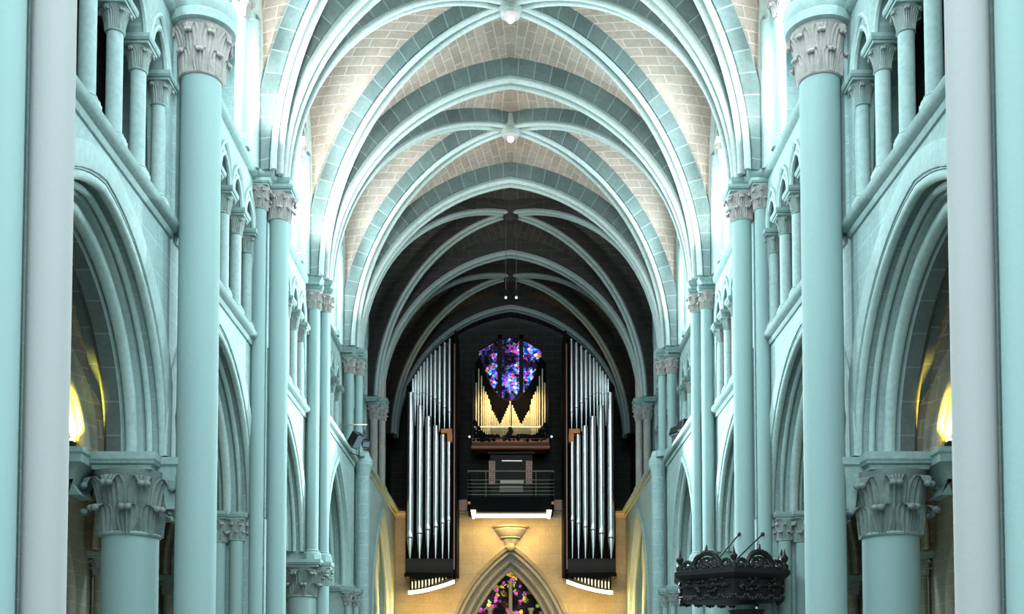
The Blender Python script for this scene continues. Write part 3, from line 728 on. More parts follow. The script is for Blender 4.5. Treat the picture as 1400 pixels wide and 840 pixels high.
# ------------------------------------------------------------------ aisles
for s in (-1, 1):
    S = SIDE[s]
    xc = s*8.0; A = 1.75; z0 = HS; rT = 2.35
    m = MB(); m.box(min(s*10.2, s*10.6), max(s*10.2, s*10.6), 1.5*L, 6.2*L, 0, 9.0)
    struct(m.build('wall_%s_aisle' % S, 'aisle'), 'outer wall of the %s aisle' % S, 'wall')
    m = MB(); m.box(min(s*6.2, s*10.6), max(s*6.2, s*10.6), 6.2*L, 6.3*L, 0, 9)
    struct(m.build('wall_%s_aisle_end' % S, 'aisle'), 'end wall of the %s aisle' % S, 'wall')
    m = MB(); m.box(min(s*6.1, s*10.6), max(s*6.1, s*10.6), 1.5*L, 6.3*L, 8.3, 8.45)
    struct(m.build('ceiling_%s_aisle_roof' % S, 'dark'), 'roof slab over the %s aisle' % S, 'ceiling')
    for b in (2, 3, 4, 5):
        m = MB(); vault_bay(m, xc, 2.15, b*L, (b+1)*L, z0, 2.7, HS+2.85, 2.2, .3, .2, 0, HS+2.6)
        struct(m.build('ceiling_%s_aisle' % S, 'aisleweb'), 'aisle vault on the %s, %s bay' % (S, ORD[b-1]), 'vault')
        for sx in (-1, 1):
            for e in (0, 1):
                diag(sx, e, xc, (b+e)*L, (b+.5)*L, 2.1, .25, z0, HS+2.8, 'aisle diagonal rib on the %s, %s bay, from its %s %s corner' % (S, ORD[b-1], 'near' if e == 0 else 'far', 'nave' if sx == -s else 'outer'), 'aisle diagonal ribs', .1, .12, .075, 'aisle_diagonal_rib', ('aisle', 'aisle'))
    for k in (2, 3, 4, 5, 6):
        y = k*L; g = lambda x, z, v: (x, v, z)
        t = thing('aisle_arch', 'pointed arch across the %s aisle at the %s pier' % (S, ORD[k-1]), 'arch', (xc, y, z0), 'arches across the aisles')
        m = MB(); arch_sweep(m, 2.22, 2.7, [(-.1, -.28), (.18, -.28)] + arc(.28, -.16, .09, -PI*.8, PI*.3, 5) + [(.30, 0)] + arc(.28, .16, .09, -PI*.3, PI*.8, 5) + [(.18, .28), (-.1, .28)], g, 14); m.build('roll_moulding', 'aisle', t)
        if k > 2:
            column('aisle_respond', 'aisle wall column on the %s opposite the %s pier' % (S, ORD[k-1]), 'column', s*9.95, y, 0, HS, .17, .40, .25, .28, 'mid', 'aisle', 'cap', 'aisle wall columns')
            if k < 5:
                m = MB(); m.slab(min(s*5.95, s*6.42), max(s*5.95, s*6.42), y-.82, y+.3, [(-.32, HS-.62), (-.20, HS-.42), (-.08, HS-.22), (-.04, HS-.2), (-.03, HS-.1), (0, HS-.07), (0, HS)])
                tag(m.build('aisle_corbel', 'string'), 'moulded corbel slab on the aisle side of the %s pier, %s, carrying the aisle arch' % (ORD[k-1], S), 'corbel', 'aisle corbels')
    # blind arches with thin colonnettes along aisle wall
    for b in (2, 3, 4, 5):
        yc = (b+.5)*L
        t = thing('aisle_blind_arch', 'moulded blind arch on the %s aisle wall, %s bay' % (S, ORD[b-1]), 'arch', (s*10.2, yc, E+2.2), 'aisle blind arches')
        g = lambda x, z, v: (-s*v, x, z)
        arch_sweep(MB(), 1.35, 1.9, [(0, -.02), (0, .14), (.1, .2), (.18, .14), (.22, .05), (.22, -.02)], g, 12, leg=1.6).build('roll_moulding', 'aisle', t)
        for yy in (-.45, .45):
            column('aisle_colonnette', 'thin %s colonnette in the blind arch on the %s aisle wall, %s bay' % ('near' if yy < 0 else 'far', S, ORD[b-1]), 'colonnette', s*10.08, yc+yy, 0, E+2.35, .07, .22, .11, .13, 'small', 'aisle', 'cap', 'aisle colonnettes')

# ------------------------------------------------------------------ west wall
YW = YE
AW, RW, ZW = 2.42, 4.55, E + 1.0
out = [(-5.4, 0), (-AW, 0), (-AW, ZW)] + [(p[0], p[1]) for p in reversed(arch_pts(AW, RW, 18, 0, ZW))][1:-1] + [(AW, ZW), (AW, 0), (5.4, 0), (5.4, STR), (-5.4, STR)]
MBw = MB(); MBw.prism(out, lambda a, z, d: (a, YW + d, z), 0, 1.3)
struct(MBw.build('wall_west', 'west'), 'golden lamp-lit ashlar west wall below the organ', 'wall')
g = lambda x, z, v: (x, v, z)
t = thing('west_portal_arch', 'large moulded pointed arch around the lower stained glass in west wall', 'arch', (0, YW, ZW))
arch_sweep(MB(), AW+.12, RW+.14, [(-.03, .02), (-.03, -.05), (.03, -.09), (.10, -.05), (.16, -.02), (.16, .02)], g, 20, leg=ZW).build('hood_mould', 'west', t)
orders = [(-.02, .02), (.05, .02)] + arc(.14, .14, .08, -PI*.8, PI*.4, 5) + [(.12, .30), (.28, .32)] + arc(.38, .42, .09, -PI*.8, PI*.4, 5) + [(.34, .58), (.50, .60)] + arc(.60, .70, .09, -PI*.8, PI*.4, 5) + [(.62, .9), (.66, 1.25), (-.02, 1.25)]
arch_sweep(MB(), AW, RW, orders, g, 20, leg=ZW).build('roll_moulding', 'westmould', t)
# lower window
o = [(AW-.5, .6), (AW-.5, ZW)] + [(p[0], p[1]) for p in arch_pts(AW, RW, 14, 0, ZW, .5)][1:-1] + [(-AW+.5, ZW), (-AW+.5, .6)]
wn = struct(MB().prism(o, lambda a, z, d: (a, YW+d, z), .98, 1.02).build('window_40', 'glass_low'), 'lower west window of pink and yellow stained glass figures', 'window')
for x, top in ((0, E+4.35), (-.78, E+3.3), (.78, E+3.3)):
    m = MB(); m.lathe([(.075, .3), (.075, top-.12), (.12, top-.06), (.13, top)], 12, x, YW+.86); m.build('mullion', 'westmould', wn)
# solid jamb below
m = MB(); m.box(-2, 2, YW+.9, YW+1.3, 0, .62); struct(m.build('wall_west_sill', 'west'), 'stone sill under the lower west window', 'wall')
# cornice + gallery floor
m = MB(); m.sweep([[(x, YW+dy, STR+h) for dy, h in ((.05, -.22), (-.03, -.2), (-.06, -.12), (-.16, -.06), (-.18, .02), (.05, .04))] for x in (-4.33, 4.33)], True)
struct(m.build('trim_70', 'west'), 'stone cornice along the foot of the organ gallery', 'moulding')
m = MB(); m.box(-5.4, 5.4, YW-.02, 8.62*L, STR, STR+.12); struct(m.build('floor_organ_gallery', 'casewood'), 'dark wooden organ gallery floor', 'floor')
# upper west wall with three lights
YB = 8.5*L
m = MB(); zt = E + 14.85
m.box(-5.4, -1.32, YB, YB+.5, STR, E+17); m.box(1.32, 5.4, YB, YB+.5, STR, E+17)
m.prism([(-1.32, E+14.35), (-.6, E+14.78), (0, E+14.92), (.6, E+14.78), (1.32, E+14.35), (1.32, E+17), (-1.32, E+17)], lambda a, z, d: (a, YB+d, z), 0, .5)
m.box(-1.32, 1.32, YB, YB+.5, STR, E+11.2)
m.box(-.53, -.36, YB, YB+.4, E+11.2, E+15); m.box(.36, .53, YB, YB+.4, E+11.2, E+15)
struct(m.build('wall_west_upper', 'dark'), 'shade-toned upper west wall behind the organ', 'wall')
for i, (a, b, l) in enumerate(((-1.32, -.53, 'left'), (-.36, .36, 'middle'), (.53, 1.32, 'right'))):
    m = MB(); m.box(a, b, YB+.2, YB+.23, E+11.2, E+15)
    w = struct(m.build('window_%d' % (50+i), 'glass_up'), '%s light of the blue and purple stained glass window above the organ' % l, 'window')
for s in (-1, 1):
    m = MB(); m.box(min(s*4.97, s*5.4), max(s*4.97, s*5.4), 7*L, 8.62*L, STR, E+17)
    struct(m.build('wall_%s_organ' % SIDE[s], 'darkside'), 'shade-toned masonry wall beside the organ on the '+SIDE[s], 'wall')

# ------------------------------------------------------------------ organ
def pipe_mb(r, zf, zm, zt, n=18):
    """foot tip zf, mouth zm, top zt"""
    mb = MB(); fl = zm - zf
    mb.lathe([(r*.16, zf), (r*.9, zm - r*.9), (r*.97, zm-.02), (r*.97, zm+r*.1), (r, zm+r*.2), (r, zt), (r*.9, zt), (r*.88, zt-.1)], n)
    return mb
def mouth_mb(r, zm):
    """upper lip (pointed shield) and dark slot on the front of the pipe"""
    mb = MB(); pts = []
    for w, z in ((-.75, 0), (-.72, .5*r), (-.45, 1.5*r), (0, 2.3*r), (.45, 1.5*r), (.72, .5*r), (.75, 0)): pts.append((w, z))
    vs = []
    for off in (1.0, 1.05):
        for w, z in pts:
            a = w*1.0; vs.append((r*off*math.sin(a), -r*off*math.cos(a)-.004, zm + .25*r + z))
    n = len(pts)
    vs.append((0, -r*1.02-.006, zm+.25*r+.8*r))
    c = len(vs)-1
    mb.add(vs, [(n+i, n+i+1, c) for i in range(n-1)] + [(i, i+1, n+i+1, n+i) for i in range(n-1)] + [(n-1, 0, n, 2*n-1)])
    return mb
def slot_mb(r, zm):
    mb = MB(); vs = []
    for z in (-.10*r, .22*r):
        for i in range(9):
            a = -1.0 + 2.0*i/8; vs.append((r*1.02*math.sin(a), -r*1.02*math.cos(a)-.003, zm+z))
    mb.add(vs, [(i, i+1, 9+i+1, 9+i) for i in range(8)]); return mb
def add_pipe(par, x, y, r, zf, zm, zt, mat, lab=None, n=18, ears=True):
    p = pipe_mb(r, zf, zm, zt, n).build('pipe', mat, par, (x, y, 0), label=lab)
    if ears:
        mouth_mb(r, zm).build('upper_lip', mat, p); slot_mb(r, zm).build('mouth', 'tindark', p)
    return p
YT = 39.5; KT = 1496.7/YT
def PX(p): return (p - 698)/KT
def PZ(py): return E + (950 - py)/KT
for s in (-1, 1):
    S = SIDE[s]
    t = thing('organ_tower', 'hanging organ tower of tall silver pipes on the %s of the west gallery' % S, 'organ', (s*2.9, YT, 0), 'silver organ towers')
    def fx(px): return s*(698-px)/KT - s*2.9        # px given for left tower
    # big front pipes (pixel-measured on the photo, converted to metres)
    for (cx, w, m_, tp) in ((560.8, 9.6, 737, 536), (573.8, 9.0, 731, 554), (585.2, 8.2, 726, 569), (595.8, 7.6, 722, 582), (605.2, 6.8, 717, 594), (613.6, 6.0, 713, 604)):
        r = w/2/KT*.98
        add_pipe(t, fx(cx), -.25, r, PZ(766), PZ(m_), PZ(tp), 'tin')
    for (c4, m4, t4) in ((128, 405, 325), (142, 408, 302), (157, 415, 280), (172, 408, 254), (190, 405, 230), (208, 412, 208), (229, 424, 186), (252, 440, 165), (277, 462, 140), (305, 489, 120), (333, 513, 100)):
        cx = 530 + c4/4; zm = PZ(430 + m4/4); zt = PZ(430 + t4/4)
        add_pipe(t, fx(cx), .22, (2.1 if c4 < 240 else 2.6)/KT, PZ(430+ (620 if c4 > 220 else 590)/4), zm, zt, 'tin', 'slender upper pipe')
    # case: back panel, side panel, toe box, grille, curved tray with light
    x0, x1 = fx(552), fx(622)
    f = lambda a, z, d: (a, d, z)
    m = MB(); m.prism([(x0, PZ(790)), (x1, PZ(790)), (x1, PZ(448)), (fx(600), PZ(462)), (fx(575), PZ(490)), (x0, PZ(520))], f, .42, .52); m.build('back_panel', 'black', t)
    m = MB(); m.box(min(fx(621), fx(625)), max(fx(621), fx(625)), -.45, 1.6, PZ(785), PZ(452)); m.build('side_panel', 'black', t)
    m = MB(); m.box(min(fx(620.6), fx(622.2)), max(fx(620.6), fx(622.2)), -.47, -.42, PZ(780), PZ(470)); m.build('edge_strip', 'redwood', t, label='thin reddish edge strip')
    m = MB(); m.slab(min(fx(556), fx(620)), max(fx(556), fx(620)), -.55, .5, [(-.02, PZ(785)), (.0, PZ(784)), (0, PZ(767)), (-.02, PZ(766))]); m.build('toe_board', 'casewood', t)
    m = MB(); m.box(min(fx(554), fx(619)), max(fx(554), fx(619)), -.5, .4, PZ(790.5), PZ(785.5)); m.build('plinth', 'black', t)
    # grille: uprights shortening towards the centre of the church, curved underside
    n = 13
    def low(q): return PZ(808 - 17*q**1.6)
    m = MB()
    for i in range(n):
        q = i/(n-1); x = fx(562 + 55*q); m.box(x-.02, x+.02, -.42, -.36, low(q), PZ(788))
    m.box(min(fx(561.5), fx(617.5)), max(fx(561.5), fx(617.5)), -.43, -.35, PZ(791), PZ(787)); m.build('grille', 'black', t)
    m = MB()
    for i in range(n-1):
        q = (i+.5)/(n-1); x = fx(562 + 55*q); zt_ = PZ(790 + 4*(1-q)); m.box(x-.022, x+.022, -.30, -.26, low(q)+.05, (zt_+low(q))/2 + .12)
    m.build('inner_pipes', 'gold', t, label='row of tiny gilded pipes behind the grille')
    pts = [(fx(560 + 60*i/12), low(i/12)-.02) for i in range(13)]
    m = MB(); m.sweep([[(x, -.5, z), (x, .45, z), (x, .45, z-.10), (x, -.5, z-.10)] for x, z in pts], True); m.build('curved_tray', 'casewood', t)
    pts = [(fx(560 + 62*i/12), PZ(812 - 15*(i/12)**1.6)) for i in range(13)]
    m = MB(); m.sweep([[(x, -.62, z+.05), (x, -.50, z+.05), (x, -.50, z-.07), (x, -.62, z-.07)] for x, z in pts], True); m.build('light_strip', 'warmtube', t, label='curved glowing light strip')
    m = MB(); m.cbox(fx(610), .02, PZ(588), 15/KT, .4, 6/KT); m.cbox(fx(614.5), .02, PZ(597), 7/KT, .4, 13/KT); m.build('bracket', 'orange', t, label='orange painted wooden bracket')

# central gilded case
YC = 43.0; KC = 1496.7/YC
def CX(p): return (p - 700.5)/KC
def CZ(py): return E + (950 - py)/KC
t = thing('organ_center_case', 'central organ case with gilded pipes in front of the upper stained glass', 'organ', (0, YC, 0))
m = MB(); m.box(CX(648), CX(651), -.3, .3, CZ(615), CZ(505)); m.build('side_post', 'casewood', t)
m = MB(); m.box(CX(750), CX(753), -.3, .3, CZ(615), CZ(505)); m.build('side_post', 'casewood', t)
m = MB(); m.slab(CX(648), CX(753), -.4, .4, [(0, CZ(615)), (.04, CZ(613)), (.04, CZ(610)), (0, CZ(608)), (0, CZ(602)), (.03, CZ(600))]); m.build('cornice', 'redwood', t, label='reddish moulded base board')
tops = [(653, 519), (656.5, 499.5), (660.5, 510), (663.5, 524.5), (666.3, 532.4), (668.7, 537), (671, 543), (673.2, 551), (675.3, 559.5), (677.3, 562), (679.3, 566), (681.3, 570), (683.3, 574), (685.2, 578)]
hh = list(tops); 
for i, x in enumerate((687.2, 689, 690.8, 692.6, 694.4, 696.2, 698, 700)): hh.append((x, (577, 573, 569, 565, 561, 557, 553, 547)[i]))
alls = [(x, z) for x, z in hh] + [(1401.0 - x, z) for x, z in reversed(hh[:-1])]
for x, z in alls:
    r = max(.026, (.040 if z < 545 and (x < 675 or x > 726) else .026))
    add_pipe(t, CX(x), -.12 - .12*math.cos((x-700.5)/52*PI), r, CZ(598), CZ(585), CZ(z), 'gold', None, 10, False)
m = MB(); m.box(CX(651), CX(750), -.31, -.27, CZ(584), CZ(582.4)); m.build('pipe_rail', 'gold', t)
# black back with a concave top and thin rail
top = []
for i in range(25):
    q = -1 + 2*i/24; px = 700 + 42*q
    ay = abs(q); top.append((px, 541 - 52*(ay**2.0) - (0 if ay < .7 else 10*((ay-.7)/.3))))
out = [(CX(651), CZ(600)), (CX(750), CZ(600)), (CX(750), CZ(487))] + [(CX(p), CZ(q)) for p, q in reversed(top)] + [(CX(651), CZ(487))]
m = MB(); m.prism(out, lambda a, z, d: (a, d, z), .35, .45); m.build('back_panel', 'black', t)
m = MB()
for (p, q), (p2, q2) in zip(top[4:-4], top[5:-3]): m.tube((CX(p), .33, CZ(q)), (CX(p2), .33, CZ(q2)), .025, 6)
m.build('curved_rail', 'casewood', t)
# carved foliage (openwork) left, right, centre and along the base
def foliage(cx, h, w, n, seed):
    rnd = random.Random(seed); m = MB()
    for i in range(n):
        a = rnd.random(); b = rnd.random()
        x, z = cx(a, b)
        m.ball((CX(x), -.36 + rnd.uniform(-.06, .04), CZ(z)), rnd.uniform(.035, .075), 6, 4, (1, .6, rnd.uniform(.6, 1.3)))
    return m
foliage(lambda a, b: (650 + 22*a, 603 - (30*(1-a)**1.1)*b), 0, 0, 90, 1).build('carved_foliage', 'carve', t)
foliage(lambda a, b: (751 - 22*a, 603 - (30*(1-a)**1.1)*b), 0, 0, 90, 2).build('carved_foliage', 'carve', t)
foliage(lambda a, b: (652 + 97*a, 603 - 8*b), 0, 0, 150, 3).build('carved_foliage', 'carve', t)
foliage(lambda a, b: (700.5 + 7*(a-.5)*2*(1-b), 601 - 16*b), 0, 0, 34, 4).build('carved_crest', 'carve', t)
for s in (-1, 1):
    m = MB(); m.tube((s*1.53, YC-.1, CZ(597)), (s*2.2, YC-.1, CZ(597)), .02, 6); m.tube((s*1.53, YC-.1, CZ(597)), (s*2.2, YC-.1, CZ(597)), .02, 6)
    a = m.build('reading_lamp', 'casewood'); tag(a, 'small reading lamp on a thin arm beside the gilded organ case on the '+SIDE[s], 'lamp', 'organ lamp arms')
    MB().ball((s*1.62, YC-.2, CZ(596)), .045, 8, 6).build('bulb', 'bulb', a)
# console
YO = 41.6; KO = 1496.7/YO
OX = lambda p: (p-698)/KO
OZ = lambda q: E + (950-q)/KO
t = thing('organ_console', 'dark organ console with stop knobs behind the balcony rail', 'console', (0, YO, STR+.12))
zb = -(STR+.12)
m = MB(); m.box(OX(670), OX(728), .1, .8, 0, OZ(618)+zb); m.build('cabinet', 'casewood', t)
m = MB(); m.slab(OX(668), OX(730), .02, .85, [(0, OZ(619)+zb), (.04, OZ(618)+zb), (.04, OZ(616)+zb), (0, OZ(615)+zb)]); m.build('cornice', 'casewood', t)
m = MB(); m.box(OX(684), OX(716), -.06, .1, OZ(660)+zb, OZ(655)+zb); m.build('music_desk', 'keys', t, label='pale lit music desk')
m = MB(); m.box(OX(686), OX(714), .06, .1, OZ(628)+zb, OZ(627)+zb); m.build('name_rail', 'steel', t)
m = MB(); m.box(OX(674), OX(724), -.3, .12, 0, OZ(675)+zb); m.build('keydesk', 'casewood', t)
m = MB()
for i in range(4): m.box(OX(683), OX(715), -.28+.09*i, -.2+.09*i, OZ(672-3*i)+zb-.02, OZ(672-3*i)+zb)
m.build('keyboard', 'jamb', t)
for s in (-1, 1):
    pn = MB().box(min(s*OX(719), s*OX(728)) , max(s*OX(719), s*OX(728)), -.02, .12, OZ(661)+zb, OZ(628)+zb).build('stop_jamb', 'redwood', t)
    m = MB()
    for i in range(3):
        for j in range(10): m.tube((s*OX(720.5+3*i), -.06, OZ(631+3*j)+zb), (s*OX(720.5+3*i), 0, OZ(631+3*j)+zb), .018, 6)
    m.build('stop_knobs', 'jamb', pn)
# balcony
YBc = 39.7; KB = 1496.7/YBc
BX = lambda p: (p-699)/KB
BZ = lambda q: E + (950-q)/KB
t = thing('organ_balcony', 'projecting black organ balcony with steel rails over the carved corbel', 'balcony', (0, YBc, BZ(700)))
z0_ = -BZ(700)
m = MB(); m.box(BX(644), BX(756), 0, YW-YBc+.3, 0, .14); m.build('deck', 'casewood', t)
m = MB(); m.box(BX(641), BX(758), -.03, .03, BZ(698)+z0_, BZ(678)+z0_); m.build('front_panel', 'black', t)
m = MB(); m.box(BX(640.5), BX(643), -.03, 1.9, BZ(698)+z0_, BZ(645)+z0_); m.build('side_panel', 'black', t)
m = MB(); m.box(BX(756), BX(758.5), -.03, 1.9, BZ(698)+z0_, BZ(645)+z0_); m.build('side_panel', 'black', t)
for q, r in ((642.3, .022), (654.8, .013), (660, .013), (664.8, .013), (670, .013), (675, .013)):
    m = MB(); m.tube((BX(640), -.02, BZ(q)+z0_), (BX(759), -.02, BZ(q)+z0_), r, 8); m.build('rail', 'steel', t)
for x in (640.8, 665, 734, 758.2):
    m = MB(); m.tube((BX(x), 0, BZ(690)+z0_), (BX(x), 0, BZ(642)+z0_), .016, 8); m.build('rail_post', 'steel', t)
for x in (642, 757):
    m = MB(); m.cbox(BX(x), -.05, BZ(687)+z0_, 3.5/KB, .1, 3.5/KB); m.build('wood_block', 'orange', t)
m = MB(); m.box(BX(651), BX(749), .05, .16, BZ(706)+z0_, BZ(701.5)+z0_); m.build('light_strip', 'warmtube', t, label='glowing warm strip under the balcony')
for x in (648, 752):
    m = MB(); m.slab(BX(x)-.07, BX(x)+.07, -.1, .12, [(-.03, BZ(708)+z0_), (.02, BZ(697)+z0_)]); m.build('end_lamp', 'warmtube', t)
for s in (-1, 1):
    m = MB(); m.box(min(s*1.62, s*2.3), max(s*1.62, s*2.3), YW-.3, YW+.6, STR+.02, STR+.42)
    tag(m.build('wooden_partition', 'redwood'), 'short reddish wooden panel between the balcony and %s organ tower' % SIDE[s], 'panel', 'gallery side panels')
# corbel
t = thing('stone_corbel', 'fan-shaped carved stone corbel under the organ balcony', 'corbel', (0, YW, BZ(748)))
zz = -BZ(748)
def halfcone(m, prof, n=16):
    vs = []; fs = []
    for r, z in prof:
        for i in range(n+1):
            a = PI + PI*i/n; vs.append((r*math.cos(a), r*math.sin(a)*.8, z))
    for k in range(len(prof)-1):
        for i in range(n): fs.append((k*(n+1)+i, k*(n+1)+i+1, (k+1)*(n+1)+i+1, (k+1)*(n+1)+i))
    fs += [tuple(range(n, -1, -1)), tuple(range((len(prof)-1)*(n+1), len(prof)*(n+1)))]
    return m.add(vs, fs)
q = lambda y: BZ(y)+zz
halfcone(MB(), [(.60, q(716)), (.68, q(714.5)), (.70, q(712.5)), (.66, q(711.5))]).build('top_slab', 'west', t)
halfcone(MB(), [(.36, q(728)), (.44, q(726)), (.62, q(717)), (.61, q(716))]).build('upper_bell', 'westmould', t)
halfcone(MB(), [(.14, q(745)), (.20, q(740)), (.30, q(731)), (.40, q(729)), (.40, q(727.5)), (.36, q(727))]).build('lower_bell', 'westmould', t)
MB().ball((0, -.12, q(742)), .17, 14, 8, (1, .8, 1)).build('carved_head', 'west', t)

# ------------------------------------------------------------------ pulpit canopy on the right
KP = 1496.7/(3.86*L)
t = thing('pulpit_canopy', 'black carved octagonal pulpit canopy hung from rods on the right', 'canopy', (4.12, 3.86*L, E+2.17), None, math.radians(-8))
R8 = 1.13; n8 = 6
def octo(prof):
    return MB().lathe(prof, n8)
octo([(R8*.93, -.40), (R8*.90, -.36), (R8*.92, -.10), (R8*1.0, -.05), (R8*1.06, .0), (R8*1.06, .07), (R8*1.0, .10)]).build('board', 'oak', t, ang=20)
octo([(.25, -.47), (R8*.80, -.44), (R8*.93, -.38)]).build('underside', 'oak', t, ang=20)
m = MB()
for i in range(n8):
    a0 = 2*PI*(i+.5)/n8; a1 = 2*PI*(i+1.5)/n8
    p = Vector((math.cos(a0), math.sin(a0), 0))*R8*.93; q_ = Vector((math.cos(a1), math.sin(a1), 0))*R8*.93
    am = (a0+a1)/2; nrm = Vector((math.cos(am), math.sin(am), 0))
    for j in range(4):
        c = p.lerp(q_, (j+.5)/4); w = (q_-p).length/4
        for k in range(5):
            th = PI + PI*(k+.5)/5; m.ball(c + (q_-p).normalized()*w*.40*math.cos(th) + Vector((0,0,-.37+w*.30*math.sin(th))), .038, 6, 4)
m.build('scalloped_fringe', 'oak', t)
m = MB()
for i in range(n8):
    a0 = 2*PI*(i+.5)/n8; a1 = 2*PI*(i+1.5)/n8
    p = Vector((math.cos(a0), math.sin(a0), 0))*R8*.945; q_ = Vector((math.cos(a1), math.sin(a1), 0))*R8*.945
    rnd = random.Random(i); m = MB(); m.tube(p.lerp(q_, .08) + Vector((0, 0, -.20)), p.lerp(q_, .92) + Vector((0, 0, -.20)), .03, 6)
    for j in range(34):
        c = p.lerp(q_, rnd.uniform(.12, .88)); m.ball(c + Vector((0, 0, rnd.uniform(-.32, -.08))), rnd.uniform(.025, .05), 6, 4, (1, 1, rnd.uniform(.5, 1)))
    m.build('relief_carving', 'oak', t)
for i in range(n8):
    a0 = 2*PI*(i+.5)/n8; a1 = 2*PI*(i+1.5)/n8; am = (a0+a1)/2
    p = Vector((math.cos(a0), math.sin(a0), 0))*R8*.96; q_ = Vector((math.cos(a1), math.sin(a1), 0))*R8*.96
    d = (q_-p).normalized(); c = (p+q_)/2; w = (q_-p).length
    # crest: arch-topped openwork between scrolls
    m = MB()
    def P3(x, z): return c + d*x + Vector((0,0,z))
    def strip_arc(x, z, r, a, b, th=.032, k=10):
        pr = None
        for u in range(k+1):
            tt = a + (b-a)*u/k; pt = P3(x + r*math.cos(tt), z + r*math.sin(tt))
            if pr is not None: m.tube(pr, pt, th, 6)
            pr = pt
    strip_arc(0, .12, w*.25, 0, PI, .055); strip_arc(0, .12, w*.16, -.2, PI+.2, .03)
    for j in range(26):
        rr_ = random.Random(i*50+j); aa_ = rr_.uniform(.1, PI-.1); r_ = w*rr_.uniform(.03, .23); m.ball(P3(r_*math.cos(aa_), .10+r_*.55*math.sin(aa_)), .035, 6, 4)
    for j in range(14):
        m.ball(P3(w*(-.42+.84*j/13), .12+.03*math.sin(j*2.1)), .05, 6, 4)
    strip_arc(-w*.10, .17, w*.09, -PI*.9, PI*.6); strip_arc(w*.10, .17, w*.09, PI*1.9, PI*.4)
    for xx in (-1, 1):
        strip_arc(xx*w*.35, .16, w*.08, -PI/2, PI, .038); m.ball(P3(xx*w*.24, .14), .06, 6, 4); m.ball(P3(xx*w*.42, .11), .045, 6, 4)
    m.ball(P3(0, .14+w*.27+.03), .05, 6, 4, (.6, .6, 1.6)); m.ball(P3(0, .17), .05, 6, 4)
    m.box(0, 0, 0, 0, 0, 0) if False else None
    m.tube(P3(-w*.46, .11), P3(w*.46, .11), .035, 6)
    m.build('crest', 'oak', t)
    fm = MB(); fm.lathe([(.07, .09), (.075, .17), (.04, .19), (.03, .22), (.065, .27), (.07, .31), (.03, .36), (.012, .44), (.008, .47)], 10, p.x, p.y)
    fm.build('finial', 'oak', t)
m = MB(); m.lathe([(.35, -.60), (.22, -.8), (.10, -1.3), (.07, -2.0), (.07, -2.15)], 12, .30, -.02); m.build('bracket', 'oak', t)
# rods
for (x0, y0_, z0_, x1, y1_, z1_, l) in ((4.42, 4*L-.14, E+3.10, 3.70, 3.86*L, E+2.30, 'upper left'), (4.80, 4*L-.48, E+3.05, 3.95, 3.86*L-.3, E+2.28, 'lower right')):
    o = MB().tube((x0-x0, 0, 0), (x1-x0, y1_-y0_, z1_-z0_), .016, 6).build('tie_rod', 'iron', None, (x0, y0_, z0_))
    tag(o, '%s slanting iron rod holding the pulpit canopy' % l, 'rod', 'canopy tie rods')
    MB().ball((0, 0, 0), .04, 8, 6).build('rod_eye', 'iron', o)

# ------------------------------------------------------------------ floodlights, hanging lamps
def floodbox(name, lab, loc, rx, rz, w=.42, h=.30, group=None):
    t = thing(name, lab, 'floodlight', loc, group, rz)
    hd = MB().slab(-w/2, w/2, -.12, .12, [(-.03, -h/2), (0, -h/2+.03), (0, h/2-.03), (-.03, h/2)]).build('housing', 'iron', t)
    hd.rotation_euler = (rx, 0, 0)
    MB().box(-w/2+.03, w/2-.03, -.14, -.119, -h/2+.04, h/2-.04).build('glass', 'glassbox', hd)
    m = MB(); m.tube((-w/2-.03, 0, 0), (-w/2-.03, 0, -h*.9), .014, 6); m.tube((w/2+.03, 0, 0), (w/2+.03, 0, -h*.9), .014, 6); m.tube((-w/2-.03, 0, -h*.9), (w/2+.03, 0, -h*.9), .014, 6)
    m.build('yoke', 'iron', t)
    return t
floodbox('floodlight', 'black tilted floodlight on the left ledge below the tall shafts', (-4.40, 5.80*L, STR+.36), math.radians(35), math.radians(60), .30, .46, None)
floodbox('floodlight', 'small bluish floodlight beside the black one on the left ledge', (-4.30, 6.03*L, STR+.55), math.radians(30), math.radians(30), .26, .22)
o = MB().tube((-5.0, 5.92*L, STR+.95), (-4.15, 5.92*L, STR+.95), .02, 8).build('lamp_bar', 'steel'); tag(o, 'thin horizontal bar above the left floodlights', 'bar')
floodbox('floodlight', 'flat grey floodlight on the right ledge, the lower one', (4.60, 5.60*L, STR+.34), math.radians(70), math.radians(-60), .46, .30)
floodbox('floodlight', 'flat grey floodlight on the right ledge, the upper one', (4.60, 5.45*L, STR+.32), math.radians(80), math.radians(-75), .42, .22)
for px, l in ((691.5, 'left'), (706, 'right')):
    y = 6.5*L; k = 1496.7/y; x = (px-698)/k
    t = thing('pendant_lamp', 'small dark lamp hanging on a long thin wire, %s of the pair' % l, 'lamp', (x, y, E + (950-398)/k), 'pendant lamps')
    MB().tube((0, 0, .18), (0, 0, 15.2-(950-398)/k), .008, 6).build('wire', 'steel', t)
    MB().lathe([(.03, .22), (.05, .18), (.07, .05), (.09, 0), (.06, 0)], 12).build('shade', 'iron', t)
    MB().ball((0, 0, -.03), .04, 8, 6).build('bulb', 'bulb', t)

# ------------------------------------------------------------------ lights
def light(kind, name, loc, energy, col, rot=None, aim=None, **k):
    d = bpy.data.lights.new(name, kind); d.energy = energy; d.color = col
    for a, v in k.items(): setattr(d, a, v)
    o = bpy.data.objects.new(name, d); C.objects.link(o); o.location = loc
    if aim is not None: o.rotation_euler = (Vector(aim)-Vector(loc)).to_track_quat('-Z', 'Y').to_euler()
    elif rot: o.rotation_euler = rot
    return o
COOL = (.80, .96, 1.0); DAY = (.82, .96, 1.0); WARM = (1.0, .62, .14); GOLD = (1.0, .64, .22)
